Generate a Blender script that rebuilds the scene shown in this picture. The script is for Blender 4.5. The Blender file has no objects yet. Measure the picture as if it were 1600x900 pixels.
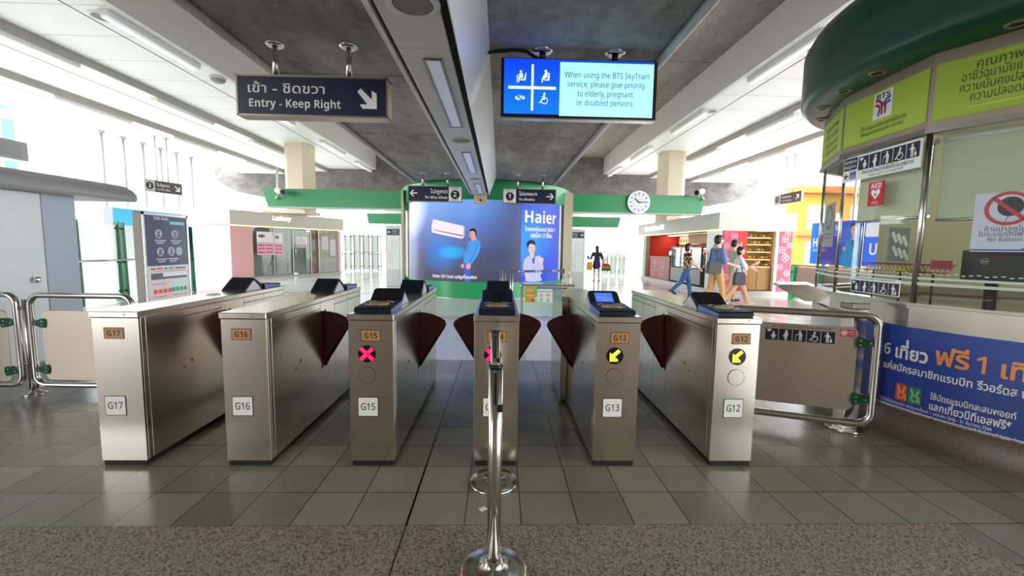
import bpy, bmesh, math, random
from mathutils import Vector, Matrix
random.seed(7)
PI = math.pi
sc = bpy.context.scene
COL = sc.collection
# ------------------------------------------------------------------ camera, world, exposure
PITCH, YAW, ROLL = 0.0949304, 0.0290790, -0.0153261
Fv = Vector((math.sin(YAW)*math.cos(PITCH), math.cos(YAW)*math.cos(PITCH), -math.sin(PITCH)))
R0 = Vector((math.cos(YAW), -math.sin(YAW), 0)); U0 = R0.cross(Fv)
Rv = R0*math.cos(ROLL) - U0*math.sin(ROLL); Uv = R0*math.sin(ROLL) + U0*math.cos(ROLL)
cam = bpy.data.objects.new('camera', bpy.data.cameras.new('camera')); COL.objects.link(cam)
cam.matrix_world = Matrix(((Rv.x, Uv.x, -Fv.x, 0), (Rv.y, Uv.y, -Fv.y, 0), (Rv.z, Uv.z, -Fv.z, 1.4453), (0, 0, 0, 1)))
cam.data.sensor_width = 36; cam.data.lens = 663.7/1600*36
cam.data.clip_start = 0.05; cam.data.clip_end = 400
sc.camera = cam
W = bpy.data.worlds.new('sky'); sc.world = W; W.use_nodes = True
SKY = 7.8
bg = W.node_tree.nodes['Background']
bg.inputs[1].default_value = SKY
_t = W.node_tree; _g = _t.nodes.new('ShaderNodeTexCoord'); _s = _t.nodes.new('ShaderNodeSeparateXYZ'); _m = _t.nodes.new('ShaderNodeMapRange'); _r = _t.nodes.new('ShaderNodeMix')
_t.links.new(_g.outputs['Generated'], _s.inputs[0]); _t.links.new(_s.outputs[2], _m.inputs[0])      # bright overcast sky, dimmer street level below the horizon
_m.inputs[1].default_value = -.12; _m.inputs[2].default_value = .0
_r.data_type = 'RGBA'; _t.links.new(_m.outputs[0], _r.inputs[0]); _r.inputs[6].default_value = (.17, .17, .165, 1); _r.inputs[7].default_value = (0.95, 0.985, 1.0, 1)
_t.links.new(_r.outputs[2], bg.inputs[0])
sc.view_settings.view_transform = 'Standard'; sc.view_settings.look = 'None'
sc.view_settings.exposure = 0.12; sc.view_settings.gamma = 1.0; sc.view_settings.use_curve_mapping = False

# ------------------------------------------------------------------ helpers
def lin(c):
    if isinstance(c, str):
        c = [int(c[i:i+2], 16)/255 for i in (1, 3, 5)]
    return tuple((x/12.92 if x <= .04045 else ((x+.055)/1.055)**2.4) for x in c[:3]) + (1,)
MATS = {}
def mat(name, col=None, rough=.5, metal=0, emit=0, ecol=None, spec=None, trans=0, ior=1.45, alpha=1, coat=0):
    if name in MATS: return MATS[name]
    m = bpy.data.materials.new(name); m.use_nodes = True
    b = m.node_tree.nodes['Principled BSDF']
    b.inputs['Base Color'].default_value = lin(col); b.inputs['Roughness'].default_value = rough
    b.inputs['Metallic'].default_value = metal
    if emit: b.inputs['Emission Color'].default_value = lin(ecol or col); b.inputs['Emission Strength'].default_value = emit
    if spec is not None: b.inputs['Specular IOR Level'].default_value = spec
    if trans: b.inputs['Transmission Weight'].default_value = trans; b.inputs['IOR'].default_value = ior
    if alpha < 1: b.inputs['Alpha'].default_value = alpha
    if coat: b.inputs['Coat Weight'].default_value = coat; b.inputs['Coat Roughness'].default_value = .05
    MATS[name] = m; return m
class NT:
    """small node-tree writer"""
    def __init__(s, m): s.m = m; s.t = m.node_tree; s.b = s.t.nodes['Principled BSDF']
    def n(s, typ, ins=None, **kw):
        x = s.t.nodes.new(typ)
        for k, v in kw.items(): setattr(x, k, v)
        for k, v in (ins or {}).items():
            if isinstance(v, bpy.types.NodeSocket): s.t.links.new(v, x.inputs[k])
            else: x.inputs[k].default_value = v
        return x
    def math(s, op, a, b=0, c=0):
        x = s.t.nodes.new('ShaderNodeMath'); x.operation = op
        for i, v in enumerate((a, b, c)):
            if isinstance(v, bpy.types.NodeSocket): s.t.links.new(v, x.inputs[i])
            else: x.inputs[i].default_value = v
        return x.outputs[0]
    def mix(s, f, a, b):
        x = s.t.nodes.new('ShaderNodeMix'); x.data_type = 'RGBA'
        for k, v in ((0, f), (6, a), (7, b)):
            if isinstance(v, bpy.types.NodeSocket): s.t.links.new(v, x.inputs[k])
            elif k: x.inputs[k].default_value = v if len(v) == 4 else tuple(v)+(1,)
            else: x.inputs[k].default_value = v
        return x.outputs[2]
    def pos(s, scale=(1, 1, 1), obj=False):
        p = s.n('ShaderNodeTexCoord').outputs['Object'] if obj else s.n('ShaderNodeNewGeometry').outputs['Position']
        return s.n('ShaderNodeVectorMath', {0: p, 1: scale}, operation='MULTIPLY').outputs[0]
    def noise(s, vec, scale, detail=4, rough=.55):
        return s.n('ShaderNodeTexNoise', {'Vector': vec, 'Scale': scale, 'Detail': detail, 'Roughness': rough}).outputs['Fac']
    def ramp(s, f, stops):
        r = s.n('ShaderNodeValToRGB', {0: f}); e = r.color_ramp.elements
        e[0].position, e[0].color = stops[0][0], lin(stops[0][1]); e[1].position, e[1].color = stops[-1][0], lin(stops[-1][1])
        for p, c in stops[1:-1]:
            q = e.new(p); q.color = lin(c)
        return r.outputs[0]
    def to(s, key, sock): s.t.links.new(sock, s.b.inputs[key])
    def bump(s, h, strength=.2, dist=.01):
        s.to('Normal', s.n('ShaderNodeBump', {'Height': h, 'Strength': strength, 'Distance': dist}).outputs[0])

WM = {}
def put(o, parent=None):
    COL.objects.link(o)
    if parent is not None: o.parent = parent
    return o
def thing(name, label, cat, loc=(0, 0, 0), rz=0, group=None):
    o = bpy.data.objects.new(name, None); COL.objects.link(o); o.empty_display_size = .1
    o.location = loc; o.rotation_euler = (0, 0, rz)
    o['label'] = label; o['category'] = cat
    if group: o['group'] = group
    WM[o.name] = Matrix.Translation(loc) @ Matrix.Rotation(rz, 4, 'Z')
    return o
def tag(o, label, cat, group=None):
    o['label'] = label; o['category'] = cat
    if group: o['group'] = group
    return o
def struct(o):
    o['kind'] = 'structure'; return o

class Fr:
    """a flat frame: a to the right, b up, c towards the viewer"""
    def __init__(s, o, u=(1, 0, 0), v=(0, 0, 1)):
        s.o = Vector(o); s.u = Vector(u).normalized(); s.v = Vector(v).normalized(); s.n = s.u.cross(s.v)
    def P(s, a, b, c=0): return s.o + s.u*a + s.v*b + s.n*c
    curved = False
class Cyl:
    """frame wrapped on a standing cylinder; a is arc length from angle phi0 (0 = towards -Y), growing to the right"""
    def __init__(s, cx, cy, R, phi0=0, z0=0): s.cx, s.cy, s.R, s.p0, s.z0 = cx, cy, R, phi0, z0
    def P(s, a, b, c=0):
        p = s.p0 + a/s.R; r = s.R + c
        return Vector((s.cx + r*math.sin(p), s.cy - r*math.cos(p), s.z0 + b))
    curved = True

class MB:
    def __init__(s): s.v = []; s.f = []; s.mi = []; s.sm = []; s.k = 0
    def add(s, vs, fs, smooth=False):
        b = len(s.v); s.v += [Vector(p) for p in vs]
        for i, f in enumerate(fs):
            s.f.append([b+j for j in f]); s.mi.append(s.k); s.sm.append(smooth if isinstance(smooth, bool) else smooth[i])
        return s
    def mat(s, k): s.k = k; return s
    def box(s, x0, x1, y0, y1, z0, z1, bev=0, fr=None, seg=1):
        if bev:
            bm = bmesh.new(); bmesh.ops.create_cube(bm, size=1)
            for q in bm.verts:
                q.co = ((x0+x1)/2+q.co.x*(x1-x0), (y0+y1)/2+q.co.y*(y1-y0), (z0+z1)/2+q.co.z*(z1-z0))
            bmesh.ops.bevel(bm, geom=bm.edges[:], offset=bev, segments=seg, affect='EDGES')
            bm.verts.index_update(); vs = [q.co.copy() for q in bm.verts]; fs = [[q.index for q in f.verts] for f in bm.faces]; bm.free()
        else:
            vs = [Vector(p) for p in ((x0, y0, z0), (x1, y0, z0), (x1, y1, z0), (x0, y1, z0), (x0, y0, z1), (x1, y0, z1), (x1, y1, z1), (x0, y1, z1))]
            fs = [(0, 3, 2, 1), (4, 5, 6, 7), (0, 1, 5, 4), (1, 2, 6, 5), (2, 3, 7, 6), (3, 0, 4, 7)]
        if fr: vs = [fr.P(p[0], p[2], -p[1]) for p in vs]      # box given as (right, depth, up)
        return s.add(vs, fs)
    def cyl(s, p0, p1, r0, r1=None, n=16, caps=True):
        p0, p1 = Vector(p0), Vector(p1); r1 = r0 if r1 is None else r1
        d = (p1-p0).normalized(); a = d.orthogonal().normalized(); b = d.cross(a)
        vs = []
        for i in range(n):
            t = 2*PI*i/n; e = a*math.cos(t)+b*math.sin(t); vs += [p0+e*r0, p1+e*r1]
        fs = [(2*i, 2*((i+1) % n), 2*((i+1) % n)+1, 2*i+1) for i in range(n)]; sm = [True]*n
        if caps:
            fs += [tuple(2*i for i in range(n))[::-1], tuple(2*i+1 for i in range(n))]; sm += [False, False]
        return s.add(vs, fs, sm)
    def tube(s, pts, r, n=10, closed=False):
        pts = [Vector(p) for p in pts]; m = len(pts); vs = []; a = None
        for i, p in enumerate(pts):
            if closed: d = pts[(i+1) % m]-pts[i-1]
            else: d = pts[min(i+1, m-1)]-pts[max(i-1, 0)]
            d.normalize()
            a = d.orthogonal().normalized() if a is None else (a - d*a.dot(d)).normalized()
            b = d.cross(a)
            vs += [p+(a*math.cos(2*PI*k/n)+b*math.sin(2*PI*k/n))*r for k in range(n)]
        fs = []
        for i in range(m if closed else m-1):
            j = (i+1) % m
            fs += [(i*n+k, i*n+(k+1) % n, j*n+(k+1) % n, j*n+k) for k in range(n)]
        sm = [True]*len(fs)
        if not closed:
            fs += [tuple(range(n))[::-1], tuple((m-1)*n+k for k in range(n))]; sm += [False]*2
        return s.add(vs, fs, sm)
    def lathe(s, prof, c=(0, 0, 0), n=32, a0=0, a1=2*PI, smooth=True):
        full = abs(a1-a0-2*PI) < 1e-6; m = n if full else n+1; vs = []; fs = []
        for i in range(m):
            t = a0+(a1-a0)*i/n
            vs += [(c[0]+r*math.cos(t), c[1]+r*math.sin(t), c[2]+z) for r, z in prof]
        q = len(prof)
        for i in range(n):
            j = (i+1) % m
            fs += [(i*q+k, j*q+k, j*q+k+1, i*q+k+1) for k in range(q-1)]
        return s.add(vs, fs, smooth)
    def prism(s, pts, fr, c0, c1, smooth=False):
        n = len(pts); ar = sum(pts[i][0]*pts[(i+1) % n][1]-pts[(i+1) % n][0]*pts[i][1] for i in range(n))
        if ar < 0: pts = pts[::-1]
        if c1 < c0: c0, c1 = c1, c0
        vs = [fr.P(a, b, c0) for a, b in pts]+[fr.P(a, b, c1) for a, b in pts]
        fs = [tuple(range(n))[::-1], tuple(range(n, 2*n))]+[(i, (i+1) % n, n+(i+1) % n, n+i) for i in range(n)]
        return s.add(vs, fs, [False, False]+[smooth]*n)
    def ell(s, c, r, n=16, m=10, rot=None):
        vs = []; fs = []
        for i in range(m+1):
            th = PI*i/m
            for k in range(n):
                p = Vector((r[0]*math.sin(th)*math.cos(2*PI*k/n), r[1]*math.sin(th)*math.sin(2*PI*k/n), r[2]*math.cos(th)))
                if rot: p = rot @ p
                vs.append(Vector(c)+p)
        for i in range(m):
            fs += [(i*n+k, (i+1)*n+k, (i+1)*n+(k+1) % n, i*n+(k+1) % n) for k in range(n)]
        return s.add(vs, fs, True)
    def flat(s, fr, shapes, c=.002):
        for vs, fs in shapes:
            if fr.curved and max(p[0] for p in vs)-min(p[0] for p in vs) > .09:      # bend wide shapes round the cylinder
                bm = bmesh.new(); q = [bm.verts.new((a, b, 0)) for a, b in vs]
                for f in fs:
                    try: bm.faces.new([q[i] for i in f])
                    except ValueError: pass
                bmesh.ops.triangulate(bm, faces=[f for f in bm.faces if len(f.verts) > 4])
                x = math.floor(min(p[0] for p in vs)/.08)*.08+.08; x1 = max(p[0] for p in vs)
                while x < x1:
                    bmesh.ops.bisect_plane(bm, geom=bm.verts[:]+bm.edges[:]+bm.faces[:], plane_co=(x, 0, 0), plane_no=(1, 0, 0)); x += .08
                bm.verts.index_update(); vs = [(p.co.x, p.co.y) for p in bm.verts]; fs = [[p.index for p in f.verts] for f in bm.faces]; bm.free()
            s.add([fr.P(a, b, c) for a, b in vs], fs)
        return s
    def build(s, name, mats, parent=None, local=False, origin=None):
        if not isinstance(mats, (list, tuple)): mats = [mats]
        me = bpy.data.meshes.new(name)
        if parent is not None:
            M = WM[parent.name]
            if not local: vs = [M.inverted() @ p for p in s.v]
            else: vs = s.v
        else:
            if origin is None:
                xs, ys, zs = zip(*s.v); origin = ((min(xs)+max(xs))/2, (min(ys)+max(ys))/2, min(zs))
            vs = [p-Vector(origin) for p in s.v]
        me.from_pydata([tuple(p) for p in vs], [], s.f)
        for m in mats: me.materials.append(m)
        me.polygons.foreach_set('material_index', s.mi); me.polygons.foreach_set('use_smooth', s.sm)
        me.update()
        o = bpy.data.objects.new(name, me); put(o, parent)
        if parent is None: o.location = origin; WM[o.name] = Matrix.Translation(origin)
        else: WM[o.name] = WM[parent.name]
        return o

# ---- flat shapes
def s_poly(pts): return [(list(pts), [tuple(range(len(pts)))])]
def s_rect(x0, x1, y0, y1, nx=1):
    vs = [(x0+(x1-x0)*i/nx, y) for i in range(nx+1) for y in (y0, y1)]
    return [(vs, [(2*i, 2*i+2, 2*i+3, 2*i+1) for i in range(nx)])]
def s_rrect(x0, x1, y0, y1, r, n=5):
    p = []
    for cx, cy, a in ((x1-r, y1-r, 0), (x0+r, y1-r, PI/2), (x0+r, y0+r, PI), (x1-r, y0+r, 1.5*PI)):
        p += [(cx+r*math.cos(a+PI/2*i/n), cy+r*math.sin(a+PI/2*i/n)) for i in range(n+1)]
    return s_poly(p)
def s_circ(x, y, r, n=28, ry=None): return s_poly([(x+r*math.cos(2*PI*i/n), y+(ry or r)*math.sin(2*PI*i/n)) for i in range(n)])
def s_ring(x, y, r0, r1, a0=0, a1=2*PI, n=32):
    vs = []
    for i in range(n+1):
        t = a0+(a1-a0)*i/n; vs += [(x+r0*math.cos(t), y+r0*math.sin(t)), (x+r1*math.cos(t), y+r1*math.sin(t))]
    return [(vs, [(2*i, 2*i+1, 2*i+3, 2*i+2) for i in range(n)])]
def s_caps(x0, y0, x1, y1, w, n=6):
    a = math.atan2(y1-y0, x1-x0); r = w/2; p = []
    for i in range(n+1): t = a-PI/2+PI*i/n; p.append((x1+r*math.cos(t), y1+r*math.sin(t)))
    for i in range(n+1): t = a+PI/2+PI*i/n; p.append((x0+r*math.cos(t), y0+r*math.sin(t)))
    return s_poly(p)
def s_line(pts, w): return sum((s_caps(*pts[i], *pts[i+1], w) for i in range(len(pts)-1)), [])
def spl(pts, n=5):
    m = len(pts); out = []
    for i in range(m):
        p0, p1, p2, p3 = (pts[(i+k-1) % m] for k in range(4))
        for j in range(n):
            t = j/n
            out.append(tuple(.5*(2*p1[d]+(p2[d]-p0[d])*t+(2*p0[d]-5*p1[d]+4*p2[d]-p3[d])*t*t+(3*p1[d]-p0[d]-3*p2[d]+p3[d])*t**3) for d in (0, 1)))
    return out
def mv(shapes, dx, dy, s=1, sy=None, flip=False, rot=0):
    ca, sa = math.cos(rot), math.sin(rot); sy = s if sy is None else sy; out = []
    for vs, fs in shapes:
        q = [((-a if flip else a)*s, b*sy) for a, b in vs]
        q = [(a*ca-b*sa+dx, a*sa+b*ca+dy) for a, b in q]
        out.append((q, [f[::-1] for f in fs] if flip else fs))
    return out
_tc = {}
def s_text(body, x, y, h, w=None, al='l', bold=0, slant=0, sp=1):
    """text with its baseline at y; h is the letter size; w, if given, the width to fill"""
    thai = any(ord(ch) > 0xE00 for ch in body)
    if not thai:                                     # plain sans letters for Latin text
        B = bold >= .012; bold = 0 if B else bold
        body = ''.join(chr((0x1D5D4 if B else 0x1D5A0)+ord(ch)-65) if 'A' <= ch <= 'Z' else chr((0x1D5EE if B else 0x1D5BA)+ord(ch)-97) if 'a' <= ch <= 'z' else chr((0x1D7EC if B else 0x1D7E2)+ord(ch)-48) if '0' <= ch <= '9' else ch for ch in body)
    key = (body, bold, slant, sp)
    if key not in _tc and thai:                      # tone marks above an upper vowel are set one step higher
        clean, marks = '', []
        for ch in body:
            if ch in '\u0e48\u0e49\u0e4a\u0e4b' and clean and clean[-1] in '\u0e34\u0e35\u0e36\u0e37\u0e31': marks.append((len(clean), ch))
            else: clean += ch
        if marks:
            xm = lambda q: max(a for a, b in s_text(q, 0, 0, 1, None, 'l', bold, slant, sp)[0][0])
            vs, fs = [], []
            for n, ch in [(0, clean)]+marks:
                g = s_text(ch, 0, 0, 1, None, 'l', bold, slant, sp)[0] if n == 0 else s_text_raw(ch, bold, slant, sp)
                dx = 0 if n == 0 else xm(clean[:n]+'\u0e32')-xm('\u0e32'); k = len(vs)
                vs += [(a+dx, b+(.2 if n else 0)) for a, b in g[0]]; fs += [tuple(j+k for j in f) for f in g[1]]
            x0 = min(a for a, b in vs); _tc[key] = (vs, fs)
    if key not in _tc:
        _tc[key] = s_text_raw(body, bold, slant, sp)
    vs, fs = _tc[key]
    if not vs: return []
    x0 = min(a for a, b in vs); x1 = max(a for a, b in vs)
    sx = w/(x1-x0) if w else h
    ww = sx*(x1-x0); ox = {'l': 0, 'c': -ww/2, 'r': -ww}[al]
    return [([(x+ox+(a-x0)*sx, y+b*h) for a, b in vs], fs)]
def s_text_raw(body, bold, slant, sp):
    if 1:
        c = bpy.data.curves.new('t', 'FONT'); c.body = body; c.size = 1; c.offset = bold; c.shear = slant; c.resolution_u = 3; c.space_character = sp
        o = bpy.data.objects.new('t', c); COL.objects.link(o)
        dg = bpy.context.evaluated_depsgraph_get(); me = bpy.data.meshes.new_from_object(o.evaluated_get(dg))
        vs = [(q.co.x, q.co.y) for q in me.vertices]; fs = [tuple(p.vertices) for p in me.polygons]
        bpy.data.objects.remove(o); bpy.data.curves.remove(c); bpy.data.meshes.remove(me)
        return (vs, fs)
def s_arrow(x, y, L, ang, w=.22):
    """arrow of length L centred at x, y pointing along ang"""
    b = s_poly([(-.5, -w*.36), (.3, -w*.36), (.3, w*.36), (-.5, w*.36)])
    hd = s_poly([(.5, 0), (.12, .42), (-.1, .42), (.22, w*.1), (.22, -w*.1), (-.1, -.42), (.12, -.42)])
    return mv(b+hd, x, y, L, rot=ang)
# ---- pictograms drawn in a unit square 0..1
def pict(kind):
    S = []
    if kind == 'child':
        S += s_poly([(.08, .95), (.5, .95), (.42, .78), (.34, .74), (.22, .72), (.14, .82)])
        S += s_circ(.66, .66, .09)+s_poly([(.6, .56), (.72, .56), (.84, .22), (.48, .22)])+s_caps(.58, .52, .47, .36, .06)+s_caps(.74, .52, .85, .36, .06)
        S += s_caps(.6, .22, .6, .07, .07)+s_caps(.72, .22, .72, .07, .07)
    elif kind == 'pregnant':
        S += s_circ(.56, .86, .09)+s_poly(spl([(.48, .74), (.63, .75), (.7, .55), (.67, .3), (.42, .27), (.3, .42), (.4, .52), (.43, .66)], 4))
        S += s_caps(.64, .72, .71, .5, .07)+s_caps(.5, .3, .5, .06, .1)+s_caps(.6, .3, .6, .06, .1)+s_circ(.68, .84, .035)
    elif kind == 'elder':
        S += s_circ(.53, .86, .09)+s_poly(spl([(.45, .74), (.62, .76), (.73, .6), (.71, .4), (.48, .4), (.5, .56), (.42, .66)], 4))
        S += s_caps(.46, .68, .36, .55, .06)+s_caps(.36, .55, .24, .58, .06)+s_caps(.22, .6, .2, .06, .035)+s_caps(.53, .42, .52, .07, .1)+s_caps(.66, .42, .67, .07, .1)
    elif kind == 'wheel':
        S += s_circ(.56, .87, .085)+s_caps(.54, .74, .56, .5, .12)+s_caps(.54, .64, .36, .6, .06)+s_caps(.58, .46, .4, .44, .1)+s_caps(.4, .44, .26, .2, .09)+s_caps(.26, .16, .14, .16, .06)
        S += s_ring(.58, .32, .22, .28, -2.7, 1.2)
    elif kind == 'bag':
        S += s_circ(.43, .88, .085)+s_poly([(.36, .76), (.52, .78), (.6, .6), (.54, .44), (.36, .44), (.33, .6)])
        S += s_caps(.36, .72, .22, .58, .06)+s_caps(.54, .72, .68, .52, .06)+s_caps(.4, .45, .38, .07, .09)+s_caps(.5, .45, .52, .07, .09)
        S += s_rrect(.64, .82, .08, .34, .03)+s_caps(.69, .34, .69, .44, .025)+s_caps(.76, .34, .76, .44, .025)
    elif kind == 'seat_elder':
        S += s_circ(.48, .87, .09)+s_poly(spl([(.42, .74), (.58, .74), (.64, .6), (.6, .42), (.44, .42), (.4, .6)], 4))+s_caps(.44, .68, .26, .56, .06)
        S += s_caps(.56, .44, .34, .42, .12)+s_caps(.34, .42, .33, .12, .08)+s_poly([(.7, .3), (.84, .78), (.9, .78), (.84, .22), (.42, .22), (.42, .3)])+s_caps(.2, .58, .2, .06, .06)
    elif kind == 'seat_preg':
        S += s_circ(.56, .88, .09)+s_poly(spl([(.5, .76), (.64, .76), (.7, .6), (.64, .42), (.42, .42), (.36, .54), (.46, .62)], 4))
        S += s_caps(.5, .42, .36, .36, .12)+s_caps(.36, .36, .3, .1, .08)+s_caps(.62, .86, .74, .7, .05)+s_poly([(.7, .3), (.8, .76), (.86, .76), (.84, .22), (.44, .22), (.44, .3)])
    elif kind == 'eye':
        S += s_poly(spl([(.05, .5), (.25, .68), (.5, .75), (.75, .68), (.95, .5), (.75, .32), (.5, .25), (.25, .32)], 4))
    return S

# ------------------------------------------------------------------ materials
def steel(name, col, rough, var=.05):
    m = mat(name, col, rough, 1); t = NT(m)
    n1 = t.noise(t.pos((1, 1, .45)), 1.7, 2); n2 = t.noise(t.pos((420, 420, 5)), 1, 2)
    t.to('Roughness', t.math('MULTIPLY_ADD', n1, var*2, rough-var))
    c = lin(col); f = t.math('MULTIPLY_ADD', n2, .25, t.math('MULTIPLY', n1, .75))
    t.to('Base Color', t.mix(f, tuple(x*.88 for x in c[:3])+(1,), tuple(min(1, x*1.08) for x in c[:3])+(1,)))
    return m
STEEL = steel('brushed_steel', '#dad3c9', .23)
STEEL2 = steel('polished_steel', '#d6d3ce', .2, .03)
STEELD = steel('dark_steel', '#8d8882', .3)
WHITE = mat('white_paint', '#ecedec', .45)
BLACK = mat('black_rubber', '#101010', .6)
NAVY = mat('navy_plastic', '#101626', .5, spec=.3)
NAVYS = mat('navy_sign_face', '#1c2440', .35)
WLET = mat('white_lettering', '#f2f2ee', .5)
DLET = mat('dark_lettering', '#1a1c22', .5)
GREEN = mat('green_enamel', '#2c9a5c', .32)
GDARK = mat('dark_green_enamel', '#0b4a33', .22)
GFIN = mat('green_cast_metal', '#1d6b45', .4)
MAROON = mat('maroon_flap', '#4a1414', .42)
GOLD = mat('gold_label', '#b98a55', .45)
CREAM = mat('cream_paint', '#d9cda8', .5)
PIC_W = mat('sticker_white', '#e9e9e2', .45)
CHROME = mat('chrome', '#e4e4e4', .12, 1)
GLASS = mat('clear_glass', '#eef6f0', .0, trans=1, ior=1.45)

def concrete(name, a, b, lines=0):
    m = mat(name, a, .85); t = NT(m)
    n = t.noise(t.pos((.7, .25, 1)), 2.6, 8, .62); n2 = t.noise(t.pos(), 9, 5)
    f = t.math('MULTIPLY_ADD', n2, .35, t.math('MULTIPLY', n, .75))
    c = t.ramp(f, [(.28, a), (.78, b)])
    if lines:
        y = t.n('ShaderNodeSeparateXYZ', {0: t.pos()}).outputs[1]
        g = t.math('LESS_THAN', t.math('FRACT', t.math('DIVIDE', y, lines)), .012)
        c = t.mix(t.math('MULTIPLY', g, .6), c, lin('#151311'))
    t.to('Base Color', c); t.bump(f, .25, .02)
    return m
CONC = concrete('slab_concrete', '#4d4b4c', '#bab4ae', 2.4)
CONC2 = concrete('void_concrete', '#6a635d', '#a89f97', 3.1)
CONC3 = concrete('beam_concrete', '#4a4744', '#8a8783')
def tilemat():
    m = mat('floor_tiles', '#5e5d52', .34); t = NT(m)
    p = t.n('ShaderNodeSeparateXYZ', {0: t.pos()})
    def grout(s, o): 
        f = t.math('FRACT', t.math('DIVIDE', t.math('SUBTRACT', s, o-30), .3))
        return t.math('MAXIMUM', t.math('LESS_THAN', f, .012), t.math('GREATER_THAN', f, .988))
    g = t.math('MAXIMUM', grout(p.outputs[0], -1.9707), grout(p.outputs[1], 2.0925))
    joint = t.math('LESS_THAN', t.math('ABSOLUTE', t.math('ADD', p.outputs[0], .4707)), .0065)
    cell = t.n('ShaderNodeVectorMath', {0: t.n('ShaderNodeVectorMath', {0: t.pos(), 1: (31.9707, 27.9075, 0)}, operation='ADD').outputs[0], 1: (.3, .3, .3)}, operation='DIVIDE').outputs[0]
    cell = t.n('ShaderNodeVectorMath', {0: cell}, operation='FLOOR').outputs[0]
    wn = t.n('ShaderNodeTexWhiteNoise', {0: cell}).outputs['Value']
    sp = t.noise(t.pos(), 190, 2); st = t.noise(t.pos(), 1.3, 5)
    c = t.ramp(t.math('MULTIPLY_ADD', sp, .5, t.math('MULTIPLY_ADD', wn, .22, t.math('MULTIPLY', st, .35))), [(.3, '#6b6958'), (.75, '#a3a08c')])
    c = t.mix(t.math('MULTIPLY', g, .8), c, lin('#26241f')); c = t.mix(joint, c, lin('#0a0a09'))
    t.to('Base Color', c); t.to('Roughness', t.math('MULTIPLY_ADD', st, .2, .12))
    t.bump(t.math('SUBTRACT', 1, t.math('MAXIMUM', g, joint)), .3, .002)
    return m
TILE = tilemat()
def granite(name, stops, scale, rough, bands=False):
    m = mat(name, stops[0][1], rough); t = NT(m)
    n = t.noise(t.pos(), scale, 3, .7); v = t.n('ShaderNodeTexVoronoi', {'Vector': t.pos(), 'Scale': scale*.9}).outputs['Color']
    vv = t.n('ShaderNodeSeparateColor', {0: v}).outputs[0]
    f = t.math('MULTIPLY_ADD', n, .7, t.math('MULTIPLY', vv, .35))
    c = t.ramp(f, stops)
    p = t.n('ShaderNodeSeparateXYZ', {0: t.pos()})
    if bands:
        d = t.math('FRACT', t.math('DIVIDE', t.math('ADD', p.outputs[0], t.math('MULTIPLY', p.outputs[1], .0)), 3.0))
        e = t.math('FRACT', t.math('DIVIDE', p.outputs[1], 4.2))
        b = t.math('MAXIMUM', t.math('LESS_THAN', d, .12), t.math('LESS_THAN', e, .1))
        c = t.mix(t.math('MULTIPLY', b, .45), c, lin('#a89a90'))
        g = t.math('MAXIMUM', t.math('LESS_THAN', t.math('FRACT', t.math('DIVIDE', p.outputs[1], .6)), .006), t.math('LESS_THAN', t.math('FRACT', t.math('DIVIDE', p.outputs[0], .6)), .006))
        c = t.mix(t.math('MULTIPLY', g, .4), c, lin('#555048'))
    else:
        j = t.math('LESS_THAN', t.math('ABSOLUTE', t.math('ADD', p.outputs[0], .4707)), .004)
        c = t.mix(j, c, lin('#0c0b0a'))
    t.to('Base Color', c)
    return m
GRAN = granite('rough_granite', [(.3, '#332d27'), (.46, '#7f7467'), (.6, '#b3a797'), (.8, '#6a6055')], 140, .55)
GRAN2 = granite('polished_granite', [(.25, '#c6c4c4'), (.5, '#e4e2e2'), (.8, '#f2f0f0')], 60, .2, True)
def wingmat(joints):
    m = mat('ceiling_panels_%d' % len(MATS), '#e6eae6', .5); t = NT(m)
    p = t.n('ShaderNodeSeparateXYZ', {0: t.pos()}); y = p.outputs[1]; x = p.outputs[0]
    g = t.math('LESS_THAN', t.math('FRACT', t.math('DIVIDE', y, 1.22)), .014)
    for j in joints: g = t.math('MAXIMUM', g, t.math('MULTIPLY', t.math('LESS_THAN', t.math('ABSOLUTE', t.math('SUBTRACT', x, j)), .022), 1.6))
    n = t.noise(t.pos((.4, .8, 1)), 2, 5)
    c = t.mix(n, lin('#dde2dd'), lin('#f0f3ef'))
    t.to('Base Color', t.mix(t.math('MINIMUM', t.math('MULTIPLY', g, .6), .95), c, lin('#2a2a28')))
    return m
WINGL = wingmat([-8.09, -10.75, -12.85]); WINGR = wingmat([6.8, 9.5, 11.7])
SPK = mat('speaker_grille', '#8d8b88', .7)
TUBE = mat('fluorescent_tube', '#ffffff', .4, emit=.12, ecol='#f4f8ff')
HOUS = mat('fixture_housing', '#d9d9d4', .45)
SOFF = mat('soffit_panel', '#dedbda', .42)
SOFFS = mat('soffit_side', '#e4e4e8', .25)
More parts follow.
